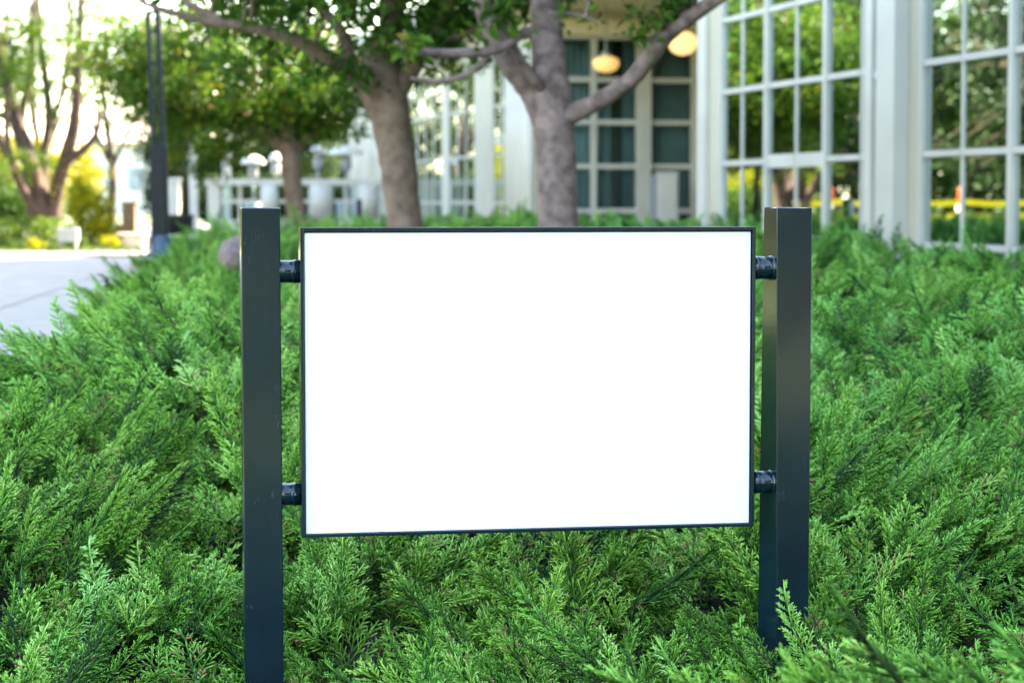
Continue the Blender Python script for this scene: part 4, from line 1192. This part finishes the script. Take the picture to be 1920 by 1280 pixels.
for a, b in ((413, 487), (523, 578), (626, 669)):
    tbox(a, b, tz(381), tz(374), -.03, .03, 'mid_rail')
    m_ = (a+b)/2
    tbox(m_-3, m_+3, bot+.001, tz(381)-.001, -.03, .03, 'stile'); tbox(m_-3, m_+3, tz(374)+.001, top-.121, -.03, .03, 'stile')
    for x0, x1 in ((a, m_-3.2), (m_+3.2, b)):
        tbox(x0, x1, bot+.002, tz(381)-.002, -.006, .006, 'pane', 'glass'); tbox(x0, x1, tz(374)+.002, top-.122, -.006, .006, 'pane', 'glass')
# pergola
YP = 48.0
pg = empty('pergola', (at(380, 370, YP).x, YP, .86), 'white pergola of square posts and beams beside the terrace', 'pergola')
def px_(p): return at(p, 370, YP).x
def pz_(p): return at(960, p, YP).z
MB().box((px_(350), YP-.1, .86), (px_(370), YP+.1, pz_(252))).build('post', M['white'], pg)
MB().box((px_(401), YP+1.4, .86), (px_(416), YP+1.58, pz_(264))).build('post', M['white'], pg)
MB().box((px_(344), YP-.12, pz_(252)+.001), (px_(424), YP+.12, pz_(236))).build('beam', M['white'], pg)
MB().box((px_(352), YP+.121, pz_(252)+.001), (px_(368), YP+3, pz_(238))).build('beam', M['white'], pg)
MB().box((px_(402), YP+.121, pz_(264)+.001), (px_(415), YP+3, pz_(246))).build('beam', M['white'], pg)
# white gate pier and low wall between the lamp and the pole
gw = empty('gate_pier', (at(322, 370, 52).x, 52, .86), 'white rendered gate pier behind the street lamp', 'pier')
MB().box((at(312, 370, 52).x, 51.8, .86), (at(336, 370, 52).x, 52.2, at(0, 340, 52).z)).build('shaft', M['white'], gw, bevel=.02)
MB().box((at(309, 370, 52).x, 51.75, at(0, 340, 52).z), (at(339, 370, 52).x, 52.25, at(0, 334, 52).z)).build('cap', M['white'], gw, bevel=.02)
# patio heaters
def heater(px, py, Y, wpx, label):
    c = at(px, py, Y); r_ = m_px(wpx, Y)/2
    root = empty('patio_heater', (c.x, c.y, .86), label, 'patio heater', 'patio heaters on the terrace')
    MB().lathe((c.x, c.y, c.z), [(r_, -.07), (r_, -.05), (r_*.85, .03), (r_*.5, .10), (r_*.15, .13)], 28).build('reflector', M['white'], root, True)
    MB().lathe((c.x, c.y, c.z-.42), [(.07, 0), (.11, .06), (.11, .28), (.07, .34)], 16).build('burner', M['grey'], root, True)
    MB().tube([(c.x, c.y, 1.5), (c.x, c.y, c.z-.41)], .03, 10).build('pole', M['grey'], root, True)
    MB().lathe((c.x, c.y, .86), [(.24, 0), (.22, .6), (.08, .66)], 18).build('base', M['grey'], root, True)
heater(650, 284, 50, 66, 'white-topped patio heater beside the leaning tree trunk, widest of the row')
heater(596, 284, 52, 44, 'white-topped patio heater between the slim tree and the widest heater')
heater(474, 302, 53, 46, 'white-topped patio heater on the pergola side of the slim tree')
heater(517, 297, 56, 30, 'smallest white-topped patio heater close behind the slim trunk')

# far pale house
YH = 110.0
hx0, hx1 = at(150, 370, YH).x, at(335, 370, YH).x
hs = empty('far_house', ((hx0+hx1)/2, YH, .8), 'pale sunlit house far beyond the forecourt', 'house')
MB().box((hx0, YH, .8), (hx1, YH+8, 4.2)).build('wall', M['house'], hs)
zr = 4.2
MB().hexa([(hx0-.4, YH-.5, zr), (hx1+.4, YH-.5, zr), (hx1+.4, YH+8.5, zr), (hx0-.4, YH+8.5, zr), (hx0-.1, YH+3.9, zr+1.6), (hx1+.1, YH+3.9, zr+1.6), (hx1+.1, YH+4.1, zr+1.6), (hx0-.1, YH+4.1, zr+1.6)]).build('roof', M['roof'], hs)
for k in range(3):
    xx = hx0+.7+k*1.6
    f_ = MB().box((xx, YH-.05, 1.9), (xx+.9, YH-.002, 3.1)).build('window', M['white'], hs)
    MB().box((xx+.06, YH-.07, 1.96), (xx+.84, YH-.052, 3.04)).build('pane', M['palepane'], f_)
